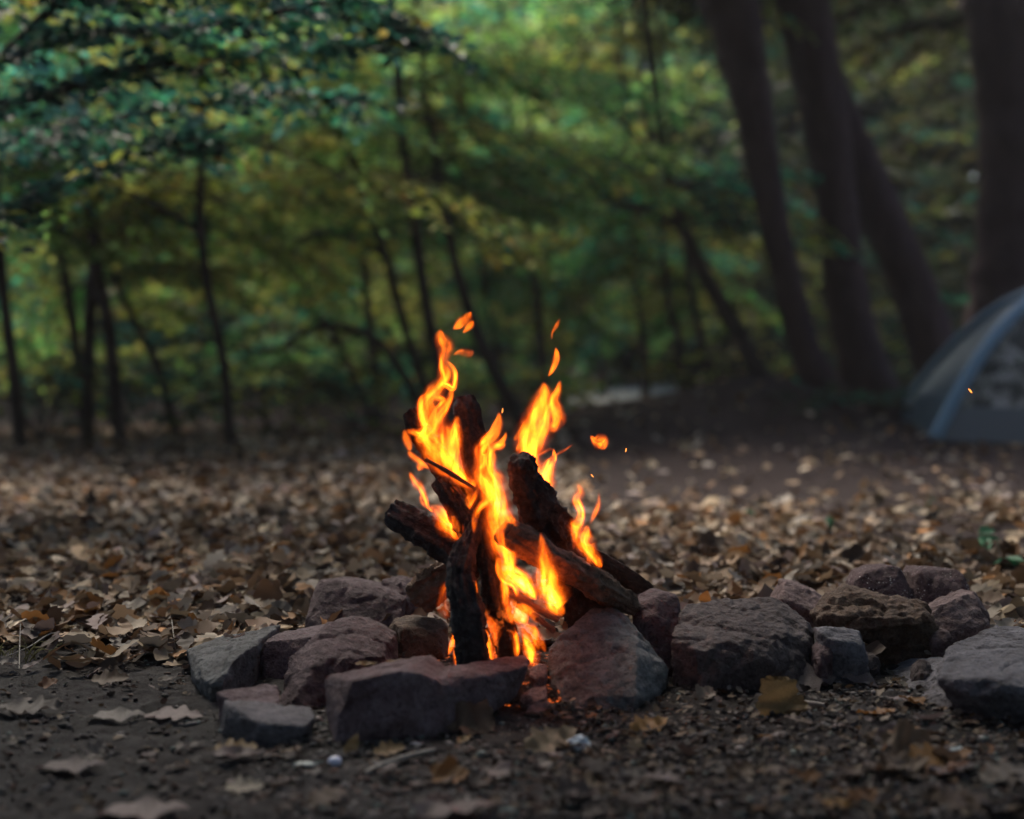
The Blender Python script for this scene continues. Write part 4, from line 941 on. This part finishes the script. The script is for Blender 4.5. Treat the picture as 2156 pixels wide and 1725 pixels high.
CW = {'tan': 'tan', 'brown': 'brown', 'grey': 'greyish', 'pale': 'pale', 'orange': 'orange-brown', 'yellow': 'yellowish', 'dark': 'dark brown', 'mauve': 'mauve-grey', 'green': 'green'}
SPECIAL = [ # px, py, width px, colour, template, turn, tilt, label
 (1640,1500,120,'yellow',2,1.6,1.05,'yellow-tan maple leaf propped upright in front of the wide dark lumpy rock'),
 (1366,1540,90,'orange',0,.4,.35,'bright orange curled leaf on the debris below the big grey boulder'),
 (992,1540,110,'tan',2,.2,.6,'arched tan leaf just below the right half of the long front slab'),
 (978,1566,46,'yellow',3,.9,.3,'small pale yellow leaf under the arched tan leaf'),
 (1160,1575,125,'tan',0,.5,.4,'pinkish-tan leaf lying against the crumpled white paper'),
 (505,1603,115,'mauve',3,.15,.1,'pale mauve leaf flat on the dirt below the small front left stone'),
 (497,1586,95,'yellow',7,.1,.15,'yellow-brown leaf strip just behind the pale mauve leaf'),
 (150,1625,150,'mauve',8,.1,.02,'wide mauve-brown leaf alone on the lower left dirt'),
 (246,1518,125,'grey',8,.05,.08,'wide grey-brown curled leaf on the left dirt, left one of a touching pair'),
 (366,1516,125,'mauve',4,.0,.06,'big mauve-brown leaf, right one of a touching pair on the left dirt'),
 (232,1440,80,'brown',7,.1,.35,'arched brown leaf on the left dirt, farther off than the touching pair'),
 (103,1448,42,'orange',5,.3,.4,'little reddish crumpled leaf on the left dirt'),
 (402,1580,70,'grey',3,.5,.1,'smooth grey leaf on the dirt left of the yellow-brown leaf strip'),
 (515,1668,84,'pale',7,.1,.3,'cream curled leaf low in front of the small front left stone'),
 (300,1722,200,'mauve',8,.1,.02,'large blurred mauve-grey leaf cut by the bottom edge at the left'),
 (2122,1645,130,'pale',4,.3,.25,'pale tan lobed leaf at the bottom right corner'),
 (1868,1565,95,'mauve',8,1.0,.6,'mauve folded leaf leaning in the brown heap at the lower right'),
 (1905,1585,110,'tan',2,-.4,.7,'tan maple leaf on top of the brown heap at the lower right'),
 (1962,1560,75,'grey',3,.8,.6,'smooth grey leaf standing at the right end of the brown heap'),
 (1955,1612,120,'orange',4,.2,.4,'orange-brown leaf under the brown heap at the lower right'),
 (1802,1440,110,'mauve',6,-.8,.55,'long curled mauve leaf between the lumpy rock and the large pale slab'),
 (1692,1445,140,'mauve',4,.1,.4,'large arched mauve leaf at the foot of the wide dark lumpy rock'),
 (1482,1472,52,'pale',5,.3,.6,'small bright tan leaf in the shade under the lumpy rock'),
 (742,1583,60,'yellow',6,1.2,.8,'yellow-brown leaf standing on edge below the front slab'),
 (820,1590,70,'yellow',7,.3,.4,'crinkled yellow leaf beside the long grey strip below the slab'),
 (945,1645,90,'orange',5,-.5,.4,'orange-brown leaf cupped on the dirt low in the middle'),
 (1205,1692,90,'grey',2,.2,.5,'pale grey arched leaf near the bottom edge, right of the middle'),
 (960,1722,190,'mauve',6,.1,.03,'broad pinkish-grey leaf cut by the bottom edge in the middle'),
 (1815,1692,80,'orange',0,.5,.4,'orange leaf near the bottom edge at the right'),
 (1868,1378,110,'tan',4,.2,.9,'olive-tan leaf tucked under the overhang of the rusty rock'),
 (1916,1385,70,'yellow',2,.5,.9,'ochre leaf beside the olive-tan one under the rusty rock'),
 (60,1505,140,'grey',10,.05,.05,'wide greyish leaf lying at the left frame edge on the dirt'),
 (495,1318,140,'mauve',0,.1,.2,'large pale mauve leaf behind the low wedge-shaped rock'),
 (440,1338,110,'tan',4,.2,.2,'tan lobed leaf beside the tip of the low wedge-shaped rock'),
 (1135,1500,60,'mauve',8,.5,.5,'small mauve leaf at the left foot of the big grey boulder'),
 (1725,1440,60,'pale',6,1.2,.9,'narrow pale leaf standing up beside the large arched mauve leaf'),
 (690,1690,95,'brown',1,.6,.3,'brown curled leaf near the bottom edge, left of the middle'),
 (1560,1640,85,'brown',7,.9,.4,'brown leaf half sunk in the dark debris at the lower right'),
 (1330,1645,80,'grey',10,.2,.3,'greyish leaf alone on dark debris below the orange curled leaf'),
 (2030,1700,120,'brown',1,.1,.3,'brown leaf at the bottom edge left of the pale lobed leaf'),
 (385,1016,26,'green',3,.3,.6,'tiny blue-green leaf with a yellow base far back on the litter'),
]
for (px, py, wpx, colr, i, rz, tilt, lab) in SPECIAL:
    g = G(px, py); s = wpx * g.y / FPX
    put_leaf(g + Vector((0, 0, .004 + .28 * s * math.sin(tilt) * .5)), s, rz, tilt, i, colr, lab)
for px, py, Y, wpx, colr, i, rz, lab in [(772,1397,2.41,48,'yellow',3,.15,'small yellow leaf lying on the front slab, left one of two'), (836,1391,2.43,50,'yellow',6,.35,'small yellow leaf lying on the front slab, right one of two'),
                                        (1968,1372,2.85,52,'pale',5,.4,'small pale curled leaf caught on the right end of the rusty rock')]:
    p = P(px, py, Y); put_leaf(p + Vector((0, 0, -.004)), wpx * Y / FPX, rz, .12, i, colr, lab)
def blocked(x, y):
    """true where the ring of rocks or the fire stands"""
    px, py = proj((x, y, 0))
    if ((x + .0) / .62) ** 2 + ((y - 2.68) / .30) ** 2 < 1: return True
    return False
def generic(n, box, pick, zone, size=(.035, .075)):
    k = 0; tries = 0
    while k < n and tries < n * 60:
        tries += 1
        px, py = rnd.uniform(box[0], box[2]), rnd.uniform(box[1], box[3]); g = G(px, py)
        if blocked(g.x, g.y): continue
        colr = rnd.choice(pick); s = rnd.uniform(*size)
        put_leaf(g + Vector((0, 0, rnd.uniform(.003, .014))), s, rnd.uniform(0, 6.28), rnd.gauss(0, .22), rnd.randrange(len(LT)), colr, f'{CW[colr]} dry leaf {zone}', f'{CW[colr]} leaves {zone}', rnd.gauss(0, .25)); k += 1
generic(16, (0, 1400, 420, 1700), ['brown', 'mauve', 'grey', 'dark'], 'scattered on the bare dirt left of the ring', (.02, .05))
generic(26, (560, 1575, 1250, 1720), ['brown', 'mauve', 'tan', 'grey', 'dark'], 'scattered in the debris below the front slab', (.018, .045))
generic(62, (1220, 1480, 2150, 1720), ['brown', 'mauve', 'dark', 'tan', 'dark', 'orange'], 'scattered in the dark debris at the right front', (.02, .055))
generic(70, (0, 1250, 640, 1365), ['brown', 'mauve', 'tan', 'pale', 'tan', 'orange'], 'at the near edge of the litter left of the ring', (.035, .075))
generic(28, (1350, 1215, 1720, 1290), ['brown', 'tan', 'pale', 'orange', 'tan'], 'in the litter right behind the ring', (.035, .075))
generic(22, (2050, 1220, 2156, 1320), ['brown', 'tan', 'pale', 'tan'], 'in the litter at the right frame edge', (.035, .075))

generic(16, (1815, 1495, 2010, 1640), ['tan', 'brown', 'mauve', 'tan', 'orange'], 'heaped at the lower right before the large pale slab', (.045, .075))

# the carpet of leaves nobody could count
LC = np.array([(.20, .135, .085), (.12, .07, .042), (.17, .145, .125), (.32, .26, .20), (.22, .10, .032), (.055, .036, .028), (.20, .15, .14), (.24, .18, .12), (.16, .10, .06)])
LCP = np.array([.18, .17, .12, .08, .06, .13, .08, .09, .09])
def low_leaf(i):
    V, F = LT[i]; rows = V[:-8].reshape(-1, 5, 3)[:, [0, 2, 4]]; sel = np.linspace(0, len(rows) - 1, 9 if i % 2 else 11).astype(int); rows = rows[sel]; n = len(rows)
    f = []
    for a in range(n - 1):
        for j in range(2): q = a * 3 + j; f.append((q, q + 3, q + 4, q + 1))
    return rows.reshape(-1, 3), np.array(f)
LOW = [low_leaf(i) for i in range(len(LT))]
def carpet(n, fn, name, label, size=(.034, .084), dim=1.0):
    VV, FF, CCc = [], [], []; base = 0
    for k in range(n):
        x, y, h = fn(); z = gh(x, y); V, F = LOW[rnd.randrange(len(LOW))]
        s = rnd.uniform(*size); a = rnd.uniform(0, 6.283); tx, ty = rnd.gauss(0, .4), rnd.gauss(0, .4)
        m = np.array(Matrix.Rotation(a, 3, 'Z') @ Matrix.Rotation(tx, 3, 'X') @ Matrix.Rotation(ty, 3, 'Y'))
        W = (V * s) @ m.T; W[:, 2] -= W[:, 2].min() * .6; W += np.array((x, y, z + h)); VV.append(W); FF.append(F + base); base += len(V)
        c = LC[npr.choice(len(LC), p=LCP)] * math.exp(rnd.gauss(0, .38) + .75 * noise.noise((x * .95, y * .8, 4.4)) + .3 * noise.noise((x * 3, y * 3, 7.7))) * dim * 1.08; CCc.append(np.repeat(c[None], len(V), 0))
    return tag(link(name, mesh_np(name, np.concatenate(VV), np.concatenate(FF), np.concatenate(CCc)), MAT['litter']), label, 'leaf litter', kind='stuff')
def litter_pos():
    while True:
        y = 2.72 + 8.3 * rnd.random() ** 1.25; x = rnd.uniform(-1, 1) * (.55 + .42 * y)
        if blocked(x, y): continue
        if x > .35 and y > 5.9 + .35 * noise.noise((x * 2, y, 0)) and rnd.random() < .93: continue
        dens = .75 + .9 * noise.noise((x * 1.1, y * .9, 5.5))
        if y > 4.2 and rnd.random() > dens: continue
        if y < 3.35 and rnd.random() > (y - 2.75 + .25 * noise.noise((x * 4, y * 4, 1))) / .55: continue
        return x, y, rnd.random() ** 2 * .035
carpet(30000, litter_pos, 'leaf_litter', 'deep carpet of brown oak leaves behind the fire ring')

def debris_pos():
    while True:
        px, py = (rnd.uniform(1150, 2160), rnd.uniform(1420, 1725)) if rnd.random() < .62 else (rnd.uniform(0, 2156), rnd.uniform(1370, 1725))
        g = G(px, py)
        if blocked(g.x, g.y) and py < 1440: continue
        if px < 1150 and rnd.random() < .55: continue
        return g.x, g.y, rnd.random() * .008
carpet(1900, debris_pos, 'leaf_debris', 'crumbled bits of dead leaf mixed into the soil before the ring', (.005, .022), .3)

# crumbs of soil, bark chips and grit
def crumbs(n):
    ico = bmesh.new(); bmesh.ops.create_icosphere(ico, subdivisions=1, radius=1); iv = np.array([v.co[:] for v in ico.verts]); jf = np.array([[v.index for v in f.verts] for f in ico.faces]); ico.free()
    VV, FF, CC_ = [], [], []; base = 0
    for k in range(n):
        if rnd.random() < .62: px, py = rnd.uniform(560, 2156), rnd.uniform(1440, 1725)
        else: px, py = rnd.uniform(0, 2156), rnd.uniform(1345, 1725)
        g = G(px, py)
        if blocked(g.x, g.y) and rnd.random() < .8: continue
        s = .0012 + .0062 * rnd.random() ** 3; m = np.array(Matrix.Rotation(rnd.uniform(0, 6.28), 3, 'Z') @ Matrix.Rotation(rnd.gauss(0, .4), 3, 'X'))
        sc = np.array((rnd.uniform(.7, 2.6 if rnd.random() < .5 else 1.3), rnd.uniform(.6, 1.2), rnd.uniform(.3, .9))) * s
        W = (iv * (1 + npr.normal(0, .16, (len(iv), 1))) * sc) @ m.T + np.array((g.x, g.y, g.z + s * .25)); VV.append(W); FF.append(jf + base); base += len(iv)
        c = [(.045, .035, .033), (.075, .068, .066), (.13, .12, .12), (.06, .035, .028), (.10, .125, .12)][npr.choice(5, p=[.4, .28, .1, .17, .05])]; CC_.append(np.repeat(np.array(c)[None] * math.exp(rnd.gauss(0, .3)), len(iv), 0))
    return np.concatenate(VV), np.concatenate(FF), np.concatenate(CC_)
v_, f_, c_ = crumbs(15000)
tag(link('gravel', mesh_np('gravel', v_, f_, c_), leaf_mat('soil_crumbs', 0, .85, .3)), 'loose soil crumbs and bark chips strewn in front of the ring', 'grit', kind='stuff')

# twigs, pebbles, scraps
def twig(label, pts, r, mat='bark_log', group='twigs on the dirt'):
    W = [G(x, y) + Vector((0, 0, r + dz)) for x, y, dz in pts]
    V, F, A, _ = tube(W, [r * (1 - .35 * k / len(W)) for k in range(len(W))], 8, 6, .2, 60, r * 1000)
    c = W[0]; return tag(link('twig', mesh_np('twig', [tuple(v - c) for v in V], F, np.array(A), smooth=True), MAT[mat], loc=c), label, 'twig', group)
MAT['twig_pale'] = simple('pale_dry_twig', (.34, .31, .28), .8, .2, bump=90)
twig('long grey bark strip slanting up to the right below the front slab', [(768,1635,0),(810,1620,.004),(860,1606,.006),(915,1590,.004)], .0045, 'twig_pale')
twig('short pale stub of stick left of the large arched mauve leaf', [(1690,1487,.003),(1735,1494,.004)], .0042, 'twig_pale')
twig('thin straw lying flat along the left dirt', [(320,1525,0),(380,1522,.002),(430,1521,.001)], .0014, 'twig_pale')
twig('pale upright straw at the left edge of the litter', [(40,1410,0),(42,1385,.03),(44,1370,.055)], .0013, 'twig_pale')
twig('pale bent straw standing before the litter, left of the ring', [(372,1385,0),(366,1370,.03),(362,1355,.05)], .0014, 'twig_pale')
twig('yellowish grass straw arching over the ground at the far left', [(0,1395,.005),(60,1385,.02),(110,1365,.03),(150,1352,.01)], .0015, 'twig_pale')
twig('dark crooked twig in the debris right of the front slab', [(1220,1560,.002),(1290,1548,.008),(1350,1552,.004),(1420,1535,.006)], .003)
twig('dark twig low at the right among the brown leaves', [(1760,1650,.002),(1850,1635,.008),(1930,1650,.004)], .003)
twig('slim twig lying across the lower middle dirt', [(1010,1660,.002),(1100,1650,.005),(1180,1662,.002)], .0025)
def lump(name, label, px, py, size, col, rough, cat, spec=.5, seed=0, group=None, dist=.35, fold=False):
    g = G(px, py); bm = bmesh.new(); bmesh.ops.create_icosphere(bm, subdivisions=4 if fold else 3, radius=1)
    for v in bm.verts:
        n = noise.fractal(v.co * (1.7 if not fold else 2.6) + Vector((seed, 0, 0)), .8, 2, 3)
        r_ = abs(noise.noise(v.co * 2.4 + Vector((seed * 3, 1, 0)))) if fold else 0
        v.co = v.co * (1 + dist * n - (1.1 * (.35 - min(.35, r_)) if fold else 0)); v.co = Vector((v.co.x * size[0], v.co.y * size[1], v.co.z * size[2]))
    me = bpy.data.meshes.new(name); bm.to_mesh(me); bm.free()
    if not fold: me.polygons.foreach_set('use_smooth', np.ones(len(me.polygons), dtype=bool))
    return tag(link(name, me, simple(name + '_surface', col, rough, spec), loc=g + Vector((0, 0, size[2] * .6))), label, cat, group)
lump('crumpled_paper', 'crumpled white paper scrap on the debris below the big grey boulder', 1218, 1578, (.021, .017, .013), (.62, .68, .74), .6, 'litter', seed=2, fold=True, dist=.25)
lump('pebble', 'shiny bluish-white pebble on the dirt below the front slab', 705, 1610, (.011, .009, .008), (.62, .66, .85), .25, 'pebble', seed=3, dist=.12, group='pebbles on the dirt')
lump('pebble', 'small whitish pebble fragment left of the shiny bluish one', 640, 1612, (.018, .007, .003), (.42, .47, .46), .6, 'pebble', seed=4, group='pebbles on the dirt')
lump('plastic_scrap', 'flat turquoise scrap on the dirt at the left', 216, 1412, (.02, .009, .0015), (.05, .3, .25), .5, 'litter', seed=5)
lump('paper_scrap', 'small white scrap among the leaves at the lower right', 2020, 1582, (.014, .009, .004), (.55, .62, .64), .6, 'litter', seed=6, fold=True)
# seedlings with fresh green leaves behind the rocks on the right
def seedling(label, px, py, size, seed, n=5):
    r_ = random.Random(seed); b = G(px, py); root = empty('seedling', b); tag(root, label, 'seedling', 'green seedlings in the litter')
    lv = Leaves(); V, F = [], []
    for k in range(n):
        a = r_.uniform(0, 6.283); e = Vector((math.cos(a) * size * .6, math.sin(a) * size * .4, size * r_.uniform(.5, 1.0)))
        v, f, _, _ = tube([Vector((0, 0, -.01)), e * .5 + Vector((0, 0, size * .15)), e], [.0022, .0016, .001], 5, 3); o0 = len(V); V += v; F += [tuple(i + o0 for i in q) for q in f]
        lv.c.append(np.array([e])); d = np.array([[math.cos(a) * .8, math.sin(a) * .3, r_.uniform(-.3, .2)]]); lv.d.append(d / np.linalg.norm(d)); nn = np.array([[r_.gauss(0, .3), -.45, .8]]); nn -= (nn * lv.d[-1]).sum() * lv.d[-1]
        lv.n.append(nn / np.linalg.norm(nn)); lv.L.append(np.array([size * r_.uniform(.8, 1.1)])); lv.col.append(np.array([[.07, .22, .12]]) * r_.uniform(.8, 1.3))
    link('stem', mesh_np('stem', [tuple(v) for v in V], F, smooth=True), MAT['dry_green'], parent=root); link('leaves', lv.mesh('leaves', wid=.7), MAT['foliage'], parent=root)
seedling('green seedling with the broadest leaves, back on the litter at the right', 2062, 1165, .07, 1, 4)
seedling('bright green seedling cut by the right frame edge', 2150, 1225, .07, 2, 4)
seedling('pair of green seedling leaves in the litter above the white-flecked rock', 1745, 1122, .05, 3, 4)
seedling('single thin green sprout farthest back in the right litter', 1958, 1075, .045, 4, 2)
seedling('small dull green sprout behind the pale pinkish jagged rock', 1590, 1100, .04, 5, 3)
def tuft(label, px, py, n, hgt, seed):
    r_ = random.Random(seed); b = G(px, py); V, F = [], []
    for k in range(n):
        a = r_.uniform(0, 6.283); o = Vector((r_.gauss(0, .03), r_.gauss(0, .02), -.005)); e = o + Vector((math.cos(a) * hgt * .9, math.sin(a) * hgt * .5, hgt * r_.uniform(.3, 1)))
        v, f, _, _ = tube([o, o.lerp(e, .5) + Vector((0, 0, hgt * .25)), e], [.0013, .001, .0003], 4, 3); o0 = len(V); V += v; F += [tuple(i + o0 for i in q) for q in f]
    tag(link('grass_tuft', mesh_np('grass_tuft', [tuple(v) for v in V], F, smooth=True), simple('dry_grass', (.16, .15, .06), .7, .2), loc=b), label, 'grass')
tuft('thin dry grass tuft at the left frame edge where the litter begins', 40, 1385, 26, .05, 1)
tuft('sparse grass blades behind the low wedge-shaped rock', 545, 1305, 12, .05, 2)

# ------------------------------------------------------------------ thin haze added to lift the dark tones
hm = bpy.data.materials.new('black_lift_haze'); hm.use_nodes = True; ht = hm.node_tree
ht.nodes.remove(ht.nodes['Principled BSDF']); pv = ht.nodes.new('ShaderNodeVolumePrincipled')
pv.inputs['Color'].default_value = (.86, .84, .84, 1); pv.inputs['Density'].default_value = HAZE; pv.inputs['Anisotropy'].default_value = 0
ht.links.new(pv.outputs[0], ht.nodes['Material Output'].inputs['Volume'])
bm = bmesh.new(); bmesh.ops.create_cube(bm, size=1)
for v in bm.verts: v.co = Vector((v.co.x * 70, 8 + v.co.y * 70, 6.2 + v.co.z * 14.6))
me = bpy.data.meshes.new('haze'); bm.to_mesh(me); bm.free()
tag(link('haze', me, hm), 'thin haze added to lift the dark tones between the trees', 'haze', kind='stuff')
